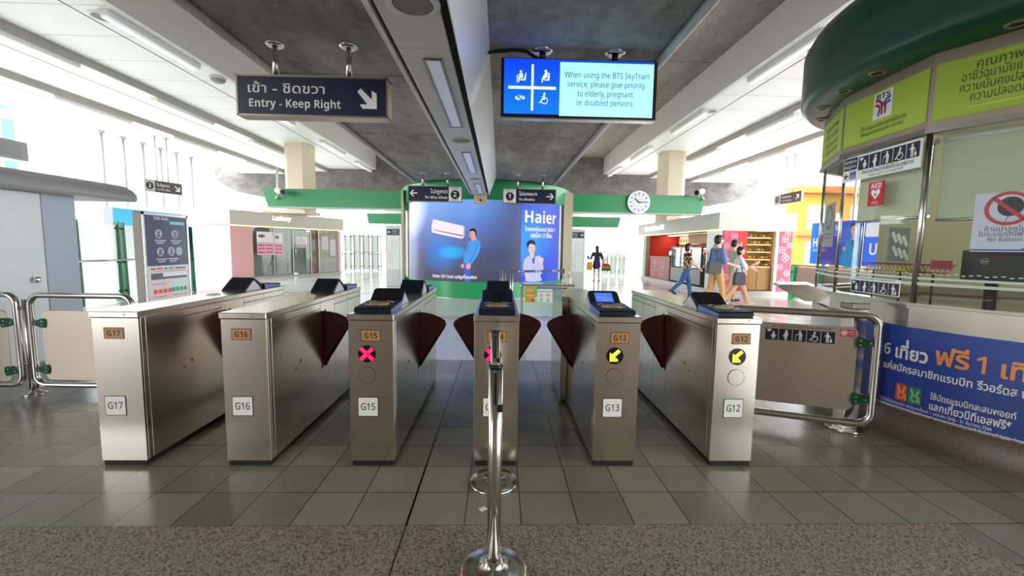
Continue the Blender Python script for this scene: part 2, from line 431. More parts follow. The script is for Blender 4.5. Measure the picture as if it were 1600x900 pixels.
def thin_glass(name, tint, refl=1.0, haze=0):
    m = bpy.data.materials.new(name); m.use_nodes = True; t = m.node_tree; t.nodes.clear()
    out = t.nodes.new('ShaderNodeOutputMaterial'); mx = t.nodes.new('ShaderNodeMixShader'); fr = t.nodes.new('ShaderNodeFresnel'); 
    ge = t.nodes.new('ShaderNodeNewGeometry'); mm = t.nodes.new('ShaderNodeMath'); mm.operation = 'MULTIPLY_ADD'      # same reflectance from either side of the thin pane
    mm.inputs[1].default_value = 1/1.45-1.45; mm.inputs[2].default_value = 1.45; t.links.new(ge.outputs['Backfacing'], mm.inputs[0]); t.links.new(mm.outputs[0], fr.inputs[0])
    tr = t.nodes.new('ShaderNodeBsdfTransparent'); gl = t.nodes.new('ShaderNodeBsdfGlossy')
    tr.inputs[0].default_value = lin(tint); gl.inputs[0].default_value = (refl, refl, refl, 1); gl.inputs['Roughness'].default_value = .02
    t.links.new(fr.outputs[0], mx.inputs[0]); t.links.new(tr.outputs[0], mx.inputs[1]); t.links.new(gl.outputs[0], mx.inputs[2])
    last = mx.outputs[0]
    if haze:
        df = t.nodes.new('ShaderNodeBsdfDiffuse'); df.inputs[0].default_value = lin('#dfe9e0'); m2 = t.nodes.new('ShaderNodeMixShader'); m2.inputs[0].default_value = haze
        t.links.new(last, m2.inputs[1]); t.links.new(df.outputs[0], m2.inputs[2]); last = m2.outputs[0]
    t.links.new(last, out.inputs[0]); MATS[name] = m; return m
PANE = thin_glass('window_glass', '#f4f8f4', .6)
PANEG = thin_glass('booth_glass', '#f8faf7', .4, .0)

# ------------------------------------------------------------------ the setting: floor
def sbox(name, m, *a, bev=0):
    b = MB(); b.box(*a, bev=bev); return struct(b.build(name, m))
sbox('floor', TILE, -12, 2.43, 2.0925, 5.35, -.2, 0)
sbox('floor', TILE, 2.43, 12, -7, 5.35, -.2, 0)
sbox('floor', GRAN, -12, 2.43, -7, 2.0925, -.2, 0)
sbox('floor', GRAN2, -16, 16, 5.35, 44, -.2, 0)
# ------------------------------------------------------------------ ceilings
sbox('ceiling', CONC, -2.42, 1.52, -7, 18.6, 3.27, 3.95)
sbox('ceiling', CONC2, -7.6, 6.5, -7, 25.4, 6.75, 6.95)
for X, n in ((-2.40, 1), (1.50, 2)):
    b = MB(); b.cyl((X, -7, 3.228), (X, 12.2, 3.228), .04, n=14)
    for y in range(-6, 12, 3): b.box(X-.05, X+.05, y-.015, y+.015, 3.2, 3.269)
    tag(b.build('conduit_pipe', mat('galvanised_pipe', '#c2bbb2', .5)), 'grey service pipe along the %s edge of the concrete slab' % ('left' if n == 1 else 'right'), 'pipe')
# hollow soffit box under the middle of the slab
b = MB()
ys = [-7, -3.2, -1.2, 0.1, 1.98, 3.13, 5.1, 6.2, 8.2, 9.3, 11.2]
for a, c in zip(ys, ys[1:]): b.box(-.735, -.372, a+.004, c-.004, 2.82, 2.85)
struct(b.build('trim_1', SOFF))
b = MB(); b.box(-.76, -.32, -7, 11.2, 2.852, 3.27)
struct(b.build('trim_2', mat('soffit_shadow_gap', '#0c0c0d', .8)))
b = MB(); b.box(-.795, -.768, -7, 11.22, 2.805, 3.27, bev=.004); struct(b.build('trim_3', SOFF))
b = MB(); b.prism([(-.312, 2.80), (-.13, 3.268), (-.12, 3.268), (-.30, 2.79)], Fr((0, 0, 0)), 7, -11.25); struct(b.build('trim_4', SOFFS))
b = MB(); b.box(-.785, -.30, 11.2, 11.24, 2.80, 3.27); struct(b.build('trim_5', SOFF))
ORD = ['nearest the camera', 'second from the front', 'third from the front', 'fourth from the front', 'fifth from the front']
for i, y in enumerate((2.58, 5.68, 8.75)):
    t = thing('ceiling_speaker', 'round grey speaker flush in the central soffit box, %s' % ORD[i], 'speaker', (-.515, y, 2.82), 0, 'speakers in the central soffit')
    b = MB(); b.lathe([(.118, .0), (.118, -.010), (.135, -.014), (.155, -.010), (.158, 0)], (-.515, y, 2.82), 40); b.build('rim', SOFF, t)
    b = MB(); b.lathe([(0, -.008), (.06, -.007), (.118, -.003)], (-.515, y, 2.82), 40); b.build('grille', SPK, t)
for i, (y0, y1) in enumerate(((3.3, 5.04), (6.38, 8.1), (9.45, 11.05))):
    t = thing('ceiling_light', 'slim recessed strip light in the central soffit box, %s' % ORD[i], 'light', (-.515, (y0+y1)/2, 2.82), 0, 'strip lights in the central soffit')
    b = MB()
    for x0, x1, a, c in ((-.585, -.567, y0, y1), (-.463, -.445, y0, y1), (-.585, -.445, y0-.018, y0), (-.585, -.445, y1, y1+.018)): b.box(x0, x1, a, c, 2.808, 2.825)
    b.build('frame', STEELD, t)
    b = MB(); b.box(-.567, -.463, y0, y1, 2.813, 2.822); b.build('diffuser', mat('strip_diffuser', '#e8efff', .3, emit=.12, ecol='#dfe8ff'), t)
# side fascias and stepped white ceilings
GREYF = mat('grey_fascia', '#d2d0c8', .55); STEPF = mat('step_face', '#9a978e', .6)
b = MB(); b.box(-7.31, -7.2, -7, 25.2, 5.78, 6.76); struct(b.build('trim_6', GREYF))
b = MB(); b.box(5.98, 6.09, -7, 25.2, 5.78, 6.76); struct(b.build('trim_7', GREYF))
for nm, m, edges in (('ceiling_left', WINGL, [-7.3, -9.95, -12.25, -14.8]), ('ceiling_right', WINGR, [6.08, 8.7, 11.05, 13.7])):
    b = MB(); b2 = MB(); zz = [5.80, 5.62, 5.44]
    for i in range(3):
        x0, x1 = sorted(edges[i:i+2]); b.box(x0, x1, -7, 25.2, zz[i], zz[i]+.12)
        if i: e = edges[i]; b2.box(e-.03, e+.03, -7, 25.2, zz[i]-.01, zz[i-1]+.06)
    struct(b.build(nm, m)); struct(b2.build('trim_8' if 'left' in nm else 'trim_9', STEPF))
def tube_light(x, y, z, lab, on=1):
    t = thing('ceiling_light', lab, 'light', (x, y, z), 0, 'tube lights along the ceiling steps')
    b = MB(); b.box(x-.1, x+.1, y-1.25, y+1.25, z+.06, z+.16, bev=.01); b.build('housing', HOUS, t)
    b = MB(); b.box(x-.085, x+.085, y-1.23, y+1.23, z, z+.06, bev=.02); b.build('diffuser', TUBE, t)
SIDE = {-7.46: 'innermost left row of tube lights', -10.06: 'middle left row of tube lights', -12.36: 'outermost left row of tube lights', 6.28: 'innermost right row of tube lights', 8.82: 'middle right row of tube lights', 11.2: 'outermost right row of tube lights'}
for x, z, ysl in ((-7.52, 5.65, (9.9, 14.75, 19.7, 24.0)), (-10.08, 5.47, (9.55, 14.3, 19.1)), (-12.38, 5.29, (13.7, 18.0, 22.5)),
                  (6.3, 5.65, (9.8, 14.65, 19.5, 24.0)), (8.84, 5.47, (14.2, 18.8)), (11.2, 5.29, (18.0, 22.4))):
    row = min(SIDE, key=lambda k: abs(k-x))
    for i, y in enumerate(ysl): tube_light(x, y, z, 'white tube light in the %s, %s' % (SIDE[row], ORD[i]))
def ring_light(x, y, z, lab, r=.16, up=True, m=None, cat='speaker', nm='ceiling_speaker', grp=None):
    t = thing(nm, lab, cat, (x, y, z), 0, grp)
    b = MB(); b.lathe([(r*.78, -.004), (r*.8, -.02), (r, -.016), (r*1.02, 0)], (x, y, z), 32); b.build('rim', m or HOUS, t)
    b = MB(); b.lathe([(0, -.006), (r*.79, -.006)], (x, y, z), 32); b.build('grille', SPK, t)
ring_light(-7.76, 8.95, 5.8, 'round white speaker in the left ceiling beside the first tube light', .24)
ring_light(-7.8, 13.9, 5.8, 'round white speaker in the left ceiling above the hanging entry sign', .2)
ring_light(6.6, 9.3, 5.8, 'round white speaker in the right ceiling just left of the green canopy', .24)
ring_light(6.55, 13.6, 5.8, 'small round white speaker in the right ceiling beside second tube light', .2)
t = thing('smoke_detector', 'small grey detector under the left ceiling edge beside the entry sign', 'detector', (-7.5, 11.9, 5.8))
b = MB(); b.lathe([(0, -.14), (.1, -.14), (.16, -.1), (.17, -.06)], (-7.5, 11.9, 5.8), 24); b.build('sensor', mat('detector_grey', '#8d8b80', .5), t)
b = MB(); b.lathe([(.19, -.06), (.2, 0), (0, 0)], (-7.5, 11.9, 5.8), 24); b.lathe([(0, -.06), (.19, -.06)], (-7.5, 11.9, 5.8), 24); b.build('base', HOUS, t)
# big cross beam with curved ends, columns
pts = [(-16.5, 5.75), (-16.2, 4.95), (-15.2, 4.4), (-13.5, 4.12), (12.3, 4.12), (14.0, 4.4), (15.0, 4.95), (15.3, 5.75), (15.3, 6.8), (-16.5, 6.8)]
b = MB(); b.prism(pts, Fr((0, 0, 0)), -25.25, -27.2); struct(b.build('crossbeam', CONC3))
b = MB(); b.prism([(-14.5, 4.0), (-13.2, 3.72), (12.0, 3.72), (13.2, 4.0), (13.2, 4.12), (-14.5, 4.12)], Fr((0, 0, 0)), -25.5, -27.2); struct(b.build('trim_11', mat('pale_concrete', '#b9b6b0', .8)))
COLM = mat('column_cladding', '#d8cbb0', .55)
for nm, x in (('column_left', -8.9), ('column_right', 7.72)):
    b = MB(); h = .52; c = .2
    b.prism([(x-h+c, 19.5-h), (x+h-c, 19.5-h), (x+h, 19.5-h+c), (x+h, 19.5+h-c), (x+h-c, 19.5+h), (x-h+c, 19.5+h), (x-h, 19.5+h-c), (x-h, 19.5-h+c)], Fr((0, 0, 0), (1, 0, 0), (0, 1, 0)), 2.9 if x < 0 else 2.66, 5.82)
    struct(b.build(nm, COLM))
sbox('trim_19', COLM, -10.2, -8.4, 18.7, 20.3, 2.77, 2.9)
# window mullions of the outer left edge and outer right edge
MUL = mat('mullion_grey', '#b5b8b8', .4, .3)
for k in range(6):
    y = 16.3+.9*k; b = MB(); b.cyl((-14.55, y, 0), (-14.55, y, 5.44), .05, n=10); b.cyl((-14.55, y, 5.36), (-14.55, y, 5.44), .11, n=10); struct(b.build('trim_%d' % (20+k), MUL))
for k in range(4):
    y = 12.0+1.4*k; b = MB(); b.cyl((13.6, y, 0), (13.6, y, 5.44), .05, n=10); struct(b.build('trim_%d' % (30+k), MUL))
b = MB(); b.cyl((-11.7, 23, 3.4), (-11.7, 23, 5.44), .06, n=10); struct(b.build('trim_40', MUL))
b = MB(); b.cyl((8.95, 21, 2.7), (8.95, 21, 5.62), .06, n=10); struct(b.build('trim_41', MUL))
# walls added out of view to cut the sky light, and white far walls
sbox('wall_dimming_back', mat('beige_wall', '#ab9a86', .7), -9, 7.5, -7.3, -7, 0, 6.9)  # added behind the camera to dim the hall
sbox('wall_blocking_left', MATS['beige_wall'], -12.8, -12.5, -4.5, 1.2, 0, 5.42)  # added beyond the view to block sky mirrored in the booth's steel band
WHW = mat('white_wall', '#e6e8e4', .5)
sbox('wall_far_left', WHW, -7.2, -3.8, 26.9, 27.2, 0, 3.7)
sbox('wall_far_right', WHW, 2.9, 5.0, 27.0, 27.3, 0, 3.7)
b = MB(); b.prism([(5.0, 27.0), (6.1, 27.9), (6.1, 28.2), (5.0, 27.3)], Fr((0, 0, 0), (1, 0, 0), (0, 1, 0)), 0, 3.7); struct(b.build('wall_far_corner', WHW))
LOUV = mat('white_louvre', '#dfe3e2', .5)
for nm, x0, x1, z0, z1, Y in (('wall_louvre_left', -10.2, -6.4, .0, 3.7, 29.5), ('wall_louvre_right', 5.9, 9.2, .9, 4.1, 29.8)):
    b = MB(); z = z0
    while z < z1: b.prism([(Y, z), (Y-.12, z+.02), (Y, z+.26)], Fr((0, 0, 0), (0, 1, 0), (0, 0, 1)), x0, x1); z += .27
    b.box(x0, x1, Y, Y+.1, z0, z1); struct(b.build(nm, LOUV))
# ------------------------------------------------------------------ ticket gates
LABC = mat('gate_core', '#2a2826', .6)
LED_R = mat('led_red', '#ff1450', .4, emit=2.2, ecol='#ff1648'); LED_G = mat('led_green', '#c8f020', .4, emit=1.3, ecol='#c2ee20')
LEDB = mat('led_backing', '#0a090a', .3); SCRB = mat('reader_screen_dark', '#1d1715', .15); NAVYL = mat('pad_edge_blue', '#5c6fa8', .35)
SIDEG = mat('hood_cheek', '#c3c5cc', .35, .4)
def reader(t, sgn, y0, lit):
    """card reader: pad nearest the passenger at y0, hood beyond; sgn 1 faces the camera, -1 faces away"""
    Y = lambda d: y0+sgn*d
    F = lambda x: Fr((x, 0, 0), (0, 1, 0), (0, 0, 1))
    b = MB(); b.prism([(Y(0), 1.012), (Y(0), 1.034), (Y(.012), 1.044), (Y(.30), 1.056), (Y(.30), 1.012)], F(0), -.118, .118); pad = b.build('reader_pad', NAVY, t, local=True)
    for x in (-.1195, .1195):
        b = MB(); b.prism([(Y(.004), 1.012), (Y(.004), 1.03), (Y(.29), 1.05), (Y(.29), 1.012)], F(0), x-.0012, x+.0012); b.build('pad_edge', NAVYL, pad, local=True)
    b = MB(); b.cyl((0, Y(.16), 1.045), (0, Y(.16), 1.056), 0.066, n=32); b.build('card_target', mat('card_target_gold', '#a8875a', .45), pad, local=True)
    fr = Fr((0, Y(.16), 1.0545), (1, 0, 0), (0, 1, .04))
    b = MB(); b.flat(fr, s_ring(0, 0, .084, .1, .35, 1.2)+s_ring(0, 0, .084, .1, 2.0, 2.8)+s_ring(0, 0, .084, .1, 3.6, 4.4)+s_ring(0, 0, .084, .1, 5.0, 5.8), .001); b.build('target_mark', WLET, pad, local=True)
    # hood: a wedge with a sloped display face
    a0, a1, a2 = .315, .445, .60; z0, z1 = 1.012, 1.118
    b = MB(); b.prism([(Y(a0), z0), (Y(a0+.005), 1.035), (Y(a1), z1-.006), (Y(a1+.02), z1-.004), (Y(a2), z0+.01), (Y(a2), z0)], F(0), -.1, .1); hood = b.build('display_hood', NAVY, t, local=True)
    for x in (-.104, .104):
        b = MB(); b.prism([(Y(a0+.02), z0), (Y(a1+.005), z1-.012), (Y(a2-.012), z0)], F(0), x-.003, x+.003); b.build('hood_cheek', SIDEG, hood, local=True)
    L = math.hypot(a1-a0, z1-z0-.02)
    fr = Fr((0, Y(a0), 1.03), (sgn, 0, 0), (0, sgn*(a1-a0-.005), z1-.006-1.035))
    b = MB(); bez = s_rrect(-.112, .112, -.004, L+.012, .028, 6); b.prism(bez[0][0], fr, -.012, .012); bz = b.build('display_bezel', NAVY, hood, local=True)
    b = MB(); b.flat(fr, s_rect(-.066, .066, .032, L-.014), .0135); b.build('screen', SCRB if not lit else mat('reader_screen_lit', '#2f5fc4', .2, emit=.8, ecol='#4a78d8'), bz, local=True)
    if lit:
        b = MB(); b.flat(fr, s_rect(-.05, .03, .085, .091)+s_rect(-.045, .045, .066, .07)+s_rect(-.03, .05, .05, .053), .0145); b.build('screen_lettering', WLET, bz, local=True)
FLAP = [(0, 0), (.205, .335), (.213, .352), (.21, .368), (.17, .394), (.11, .418), (.05, .43), (0, .434)]
def gate(code, x, led, front_reader, lit, disc, flaps, lab, tagx=0, ledx=0, stx=0, backs=True, wide_rear=False):
    t = thing('ticket_gate', lab, 'ticket gate', (x, 2.70, 0), 0, 'row of ticket gates')
    F = Fr((0, 0, 0))
    b = MB(); b.box(-.132, .132, .004, 1.812, 0, .036); b.build('plinth', BLACK, t, local=True)
    b = MB(); b.box(-.137, .137, .006, 1.814, .036, .972); b.build('core', LABC, t, local=True)
    b = MB(); b.box(-.1425, .1425, 0, .012, .034, .968, bev=.002); b.build('front_panel', STEEL, t, local=True)
    b = MB(); b.box(-.1425, .1425, 1.808, 1.82, .034, .968, bev=.002); b.build('rear_panel', STEEL, t, local=True)
    ysd = [.013, .05, .80, 1.10, 1.42, 1.807]
    for sx in (-1, 1):
        for i, (a, c) in enumerate(zip(ysd, ysd[1:])):
            z1 = .968 if i in (0, 2) else .918
            b = MB(); b.box(sx*.1425-.003, sx*.1425+.003, a+.002, c-.002, .04, z1, bev=.0012)
            if z1 < .95: b.box(sx*.1425-.003, sx*.1425+.003, a+.002, c-.002, .922, .968, bev=.0012)
            p = b.build('side_panel', STEEL, t, local=True)
            if i in (1, 4):
                for yy, zz in ((.36, .55), (.44, .585)) if i == 1 else ((1.6, .6),):
                    b = MB(); b.cyl((sx*.1425, yy, zz), (sx*.149, yy, zz), .012, n=10); b.build('lock', STEELD, p, local=True)
    b = MB(); b.box(-.148, .148, -.012, 1.832, .972, 1.01, bev=.004); tp = b.build('top_plate', STEEL, t, local=True)
    b = MB(); b.cyl((.066, -.011, .991), (.066, -.017, .991), .009, n=12); b.build('screw', CHROME, tp, local=True)
    if wide_rear:
        b = MB(); b.box(-.205, -.1475, 1.12, 1.84, .036, .968, bev=.003); h = b.build('rear_housing', STEEL, t, local=True)
        b = MB(); b.box(-.21, -.149, 1.11, 1.85, .970, 1.009, bev=.003); b.build('housing_cap', STEEL, h, local=True)
    # gold code label, white code label
    b = MB(); b.box(tagx-.062, tagx+.062, -.003, .001, .835, .908, bev=.001); g = b.build('gold_code_label', mat('label_rim', '#6b4423', .5), t, local=True); g['label'] = 'gold label with the gate code'
    b = MB(); b.flat(F, s_rrect(tagx-.057, tagx+.057, .840, .903, .006), .0034); b.build('label_face', GOLD, g, local=True)
    b = MB(); b.flat(F, s_text(code, tagx, .853, .052, .084, 'c', .022), .0042); b.build('lettering', mat('brown_lettering', '#2a1a10', .5), g, local=True)
    b = MB(); b.box(stx-.066, stx+.066, -.003, .001, .337, .467, bev=.001); g = b.build('white_code_label', mat('label_rim_dark', '#23231f', .5), t, local=True); g['label'] = 'square white label with the gate code'
    b = MB(); b.flat(F, s_rrect(stx-.062, stx+.062, .341, .463, .006), .0034); b.build('label_face', PIC_W, g, local=True)
    b = MB(); b.flat(F, s_text(code, stx, .381, .062, .092, 'c', .011), .0042); b.build('lettering', DLET, g, local=True)
    if led:
        b = MB(); b.cyl((ledx, .002, .752), (ledx, -.004, .752), .056, n=40); l = b.build('signal_lamp', LEDB, t, local=True)
        q = ledx; b = MB()
        if led == 'x':
            b.flat(F, s_poly([(q-.046, .78), (q-.03, .798), (q+.046, .724), (q+.03, .706)])+s_poly([(q+.046, .78), (q+.03, .798), (q-.046, .724), (q-.03, .706)]), .006); b.build('red_cross', LED_R, l, local=True)
        else:
            b.flat(F, s_poly([(q-.034, .715), (q-.034, .775), (q-.02, .762), (q+.02, .796), (q+.036, .78), (q-.002, .744), (q+.02, .728), (q+.02, .715)]), .006); b.build('green_arrow', LED_G, l, local=True)
    if disc:
        b = MB(); b.cyl((ledx, .002, .612), (ledx, -.0035, .612), .054, n=36); d = b.build('blank_disc', STEEL, t, local=True)
        b = MB(); b.flat(F, s_ring(ledx, .612, .0525, .0555), .004); b.build('disc_rim', STEELD, d, local=True)
    if front_reader: reader(t, 1, .04, lit)
    else:
        b = MB(); b.lathe([(0, .014), (.035, .013), (.052, .006), (.056, 0)], (0, .93, 1.01), 28); b.build('top_button', mat('ivory_disc', '#ece6cf', .4), t, local=True)
    if backs: reader(t, -1, 1.79, False)
    for sx in flaps:
        fr = Fr((sx*.14, .86, .44), (sx, 0, 0), (0, 0, 1))
        b = MB(); b.prism(FLAP, fr, -.02, .02); fl = b.build('flap', MAROON, t, local=True)
        b = MB(); b.tube([(sx*(.14+a), .86, .44+z) for a, z in FLAP], .021, 8); b.build('flap_edge', MAROON, fl, local=True)
        b = MB(); b.box(sx*.1455-.0025, sx*.1455+.0025, .80, .835, .42, .90); b.box(sx*.1455-.0025, sx*.1455+.0025, .885, .915, .42, .90); b.build('flap_slot', mat('slot_red', '#7a1e1e', .45), t, local=True)
    return t
gate('G17', -2.412, None, False, False, False, (1,), 'steel ticket gate marked G17, leftmost beside the low swing barrier', -.008, 0, -.03)
gate('G16', -1.618, None, False, False, False, (-1, 1), 'steel ticket gate marked G16 without any signal lamp', -.015, 0, -.027)
gate('G15', -.820, 'x', True, False, True, (-1, 1), 'steel ticket gate marked G15 with red cross lamp', .0, -.026, -.024)
gate('G14', -.016, 'x', True, False, False, (-1, 1), 'steel ticket gate marked G14 half hidden behind the chrome post', .003, -.024, -.02)
gate('G13', .777, 'g', True, True, True, (-1, 1), 'steel ticket gate marked G13 with green arrow and blue reader screen', .008, -.02, -.024, backs=False, wide_rear=True)
gate('G12', 1.568, 'g', True, False, True, (-1,), 'steel ticket gate marked G12 with green arrow beside swing barrier', .02, .002, -.004, backs=False)

# ------------------------------------------------------------------ stanchions
def stanchion(x, y, h, lab, r=.03, br=.148, belt=True, tilt=0, grp='chrome queue posts'):
    t = thing('queue_post', lab, 'queue post', (x, y, 0), 0, grp)
    b = MB(); b.lathe([(0, 0), (br, 0), (br, .012), (br-.006, .016), (br*.62, .020), (br*.36, .028), (r+.012, .042), (r+.004, .062), (r, .062)], (0, 0, 0), 48); b.build('base', STEEL2, t, local=True)
    b = MB(); b.cyl((0, 0, .05), (tilt, 0, h-.02), r, n=28); p = b.build('post', STEEL2, t, local=True)
    b = MB(); b.lathe([(0, h), (r*.7, h), (r+.002, h-.003), (r+.002, h-.012), (r, h-.013)], (tilt, 0, 0), 28); cp = b.build('belt_head', mat('head_black', '#1a1a1b', .3), t, local=True)
    b = MB(); b.cyl((tilt, 0, h), (tilt, 0, h+.003), r*.66, n=24); b.build('head_disc', STEEL, cp, local=True)
    if belt:
        b = MB(); b.box(tilt-.007, tilt+.007, -r-.003, -r+.006, h-.17, h-.03, bev=.002); b.box(tilt+.01, tilt+.03, -r-.002, -r+.01, h-.2, h-.17); b.build('belt_slot', mat('slot_black', '#0b0b0b', .5), p, local=True)
    return t
stanchion(-.012, 1.775, .950, 'chrome queue post with domed base, nearest the camera on the granite', .0305, .148)
stanchion(-.022, 2.50, .958, 'chrome queue post standing right in front of gate G14', .028, .148)
b = MB(); b.box(-.02, .02, -.014, .014, 0, .003); o = b.build('paper_scrap', mat('paper_white', '#eeeeea', .7)); o.location = (-.077, 2.23, .001); o.rotation_euler = (0, 0, .6); tag(o, 'small white paper scrap on the tiles beside the queue post', 'litter')

# ------------------------------------------------------------------ swing barriers
def arc(cx, cz, r, a0, a1, n=6): return [(cx+r*math.cos(a0+(a1-a0)*i/n), cz+r*math.sin(a0+(a1-a0)*i/n)) for i in range(n+1)]
def loop_pts(x0, x1, z0, z1, r):
    p = []
    for q in (arc(x1-r, z1-r, r, 0, PI/2), arc(x0+r, z1-r, r, PI/2, PI), arc(x0+r, z0+r, r, PI, 1.5*PI), arc(x1-r, z0+r, r, 1.5*PI, 2*PI)): p += q
    return p
def clamp(b, fr, x, z, s):
    b.prism(spl([(x, z-.018), (x+s*.05, z-.022), (x+s*.10, z-.042), (x+s*.135, z-.036), (x+s*.138, z+.036), (x+s*.10, z+.042), (x+s*.05, z+.022), (x, z+.018)], 3), fr, -.018, .018)
def barrier(lab, o, ang, w, z0, z1, px, panel_m, clamp_side, r=.027, closed=True):
    d = (math.cos(ang), math.sin(ang), 0)
    t = thing('swing_barrier', lab, 'barrier', o, 0, None); fr = Fr(o, d)
    b = MB(); b.tube([fr.P(a, z) for a, z in loop_pts(0, w, z0, z1, .09)], r, 14, True); b.build('tube_frame', STEEL2, t)
    b = MB(); b.prism(s_rrect(px[0], px[1], px[2], px[3], .05, 6)[0][0], fr, -.006, .006); pn = b.build('panel', panel_m, t)
    for z in (px[3]-.115, px[2]+.1):
        b = MB(); x = w if clamp_side > 0 else 0; clamp(b, fr, x-.0*clamp_side, z, -clamp_side); c = b.build('clamp', GDARK, t)
        for dx, dz in ((.11, .018), (.11, -.018), (.045, 0)):
            q = x-clamp_side*dx; b = MB(); b.cyl(fr.P(q, z+dz, .017), fr.P(q, z+dz, .022), .007, n=8); b.build('bolt', CHROME, c)
    return t, fr, pn
PAN = steel('satin_panel', '#b9aea0', .45)
# right: wide gate beside the booth
bt, bf, bp = barrier('wide swing barrier with five blue pictograms between gate G12 and booth', (1.93, 3.52, 0), math.atan2(-.33, .86), 1.055, .10, .965, (-.06, .93, .20, .865), PAN, 1, .029)
for i, k in enumerate(('child', 'pregnant', 'elder', 'wheel', 'bag')):
    a = .296+.098*i
    b = MB(); b.flat(bf, s_rrect(a, a+.091, .722, .818, .006), .0075); pl = b.build('pictogram_plate', mat('pictogram_navy', '#141a33', .4), bp)
    b = MB(); b.flat(bf, mv(pict(k), a+.003, .726, .085, .09), .0085); b.build('pictogram', PIC_W, pl)
b = MB(); b.flat(bf, s_text('เพื่อความปลอดภัย โปรดแสดงบัตร หรือแจ้งเจ้าหน้าที่ เมื่อใช้ประตูนี้', .34, .833, .02, .42), .0075); b.build('lettering', DLET, bp)
b = MB(); b.flat(bf, s_rrect(.81, .91, .79, .846, .01), .0075); pl = b.build('push_sticker', mat('sticker_red', '#c5262b', .4), bp); pl['label'] = 'red sticker with push symbol'
b = MB(); b.flat(bf, s_ring(.837, .818, .018, .022)+s_poly([(.82, .818), (.837, .829), (.854, .818), (.837, .807)])+s_text('ผลัก', .866, .822, .022, .036)+s_text('PUSH', .866, .803, .014, .036), .0085); b.build('lettering', WLET, pl)
t = thing('barrier_post', 'dark steel post holding the swing barrier beside the blue banner', 'post', (2.86, 3.24, 0))
b = MB(); b.box(2.80, 2.92, 3.25, 3.37, .02, 1.0, bev=.004); b.build('post', STEEL2, t)
b = MB(); b.box(2.79, 2.93, 3.24, 3.38, 1.0, 1.05, bev=.006); b.build('cap', STEELD, t)
b = MB(); b.cyl((2.86, 3.31, 0), (2.86, 3.31, .02), .13, n=32); b.build('base_flange', STEEL2, t)
b = MB(); b.cyl((2.83, 3.28, .3), (2.79, 3.24, .3), .015, n=10); b.cyl((2.83, 3.28, .75), (2.79, 3.24, .75), .015, n=10); b.build('hinge', STEELD, t)
# left: two gates hinged to a floor post
lt, lf, lp = barrier('swing barrier with plain panel between the floor post and gate G17', (-4.32, 4.0, 0), -.02, .93, .10, .945, (.10, .99, .15, .80), PAN, -1)
ll, lf2, lp2 = barrier('swing barrier at the far left picture edge beside grey cabinet', (-5.34, 4.0, 0), 0, .895, .10, .945, (-.05, .80, .13, .80), PAN, 1)
t = thing('barrier_post', 'round chrome floor post between the two left swing barriers', 'post', (-4.375, 4.0, 0))
b = MB(); b.cyl((-4.375, 4.02, .02), (-4.375, 4.02, .90), .03, n=20); b.build('post', STEEL2, t)
b = MB(); b.lathe([(0, .0), (.09, 0), (.085, .014), (.04, .03), (.03, .05)], (-4.375, 4.02, 0), 28); b.build('base_flange', STEEL2, t)
b = MB()
for z in (.3, .82): b.cyl((-4.42, 4.0, z), (-4.35, 4.0, z), .016, n=10)
b.build('hinge', STEELD, t)
# ------------------------------------------------------------------ hanging signs
SFR = mat('sign_frame_bronze', '#a59a86', .35, .8)
def rods(t, xs, y, z0, z1=3.27, m=None, r=.024, fl=.085):
    for x in xs:
        b = MB(); b.cyl((x, y, z0), (x, y, z1-.01), r, n=14); q = b.build('rod', m or STEEL2, t)
        b = MB(); b.lathe([(0, -.012), (fl*.5, -.03), (fl, -.016), (fl, 0)], (x, y, z1), 28); b.build('flange', STEEL2, q)
def signbox(t, x0, x1, y0, y1, z0, z1, fw=.014, face=None):
    b = MB(); b.box(x0, x1, y0+.004, y1-.004, z0, z1, bev=.003); b.build('case', STEELD, t)
    b = MB()
    for a in ((x0-.002, x1+.002, z1-fw, z1+.002), (x0-.002, x1+.002, z0-.002, z0+fw), (x0-.002, x0+fw, z0, z1), (x1-fw, x1+.002, z0, z1)): b.box(a[0], a[1], y0-.004, y1+.004, a[2], a[3])
    b.build('frame', SFR, t)
    b = MB(); b.box(x0+fw, x1-fw, y0, y0+.006, z0+fw, z1-fw); return b.build('sign_face', face or NAVYS, t)
def arrow_dr():  # arrow to the lower right in a unit box
    P = lambda x, y: ((x-772)/90, (503-y)/90)
    return s_poly([P(*q) for q in ((772, 426), (788, 410), (839, 461), (839, 420), (862, 434), (862, 503), (795, 503), (782, 483), (818, 483))])
t = thing('hanging_sign', 'dark blue hanging sign with white Thai text above the words Entry Keep Right', 'sign', (-1.73, 4.15, 2.61))
f = signbox(t, -2.415, -1.05, 4.08, 4.22, 2.612, 2.972)
fr = Fr((-2.415, 4.08, 2.612))
b = MB(); b.flat(fr, s_text('เข้า - ชิดขวา', .105, .205, .115, .69, bold=.012)+s_text('Entry - Keep Right', .112, .078, .1, .825, bold=.022)+mv(arrow_dr(), 1.09, .082, .175)); b.build('lettering', WLET, f)
rods(t, (-2.09, -1.42), 4.15, 2.972)
t = thing('hanging_display', 'wide lit screen hanging from the slab showing priority message for passengers', 'display', (.715, 4.15, 2.66))
b = MB(); b.box(-.012, 1.445, 4.085, 4.17, 2.655, 3.185, bev=.006); b.build('case', mat('display_black', '#0b0b0d', .3), t)
b = MB(); b.box(-.012, 1.445, 4.083, 4.17, 2.645, 2.657); b.build('bottom_trim', STEEL, t)
fr = Fr((-.01, 4.085, 2.66)); k = .000928
P = lambda x, y: ((x-28)*k, (650-y)*k)
b = MB(); b.flat(fr, s_rect(*P(612, 0)[:1], P(1556, 0)[0], P(0, 634)[1], P(0, 98)[1]), .002); s = b.build('screen_panel', mat('screen_pale_blue', '#a6ecfa', .3, emit=.92, ecol='#a8eefc'), t)
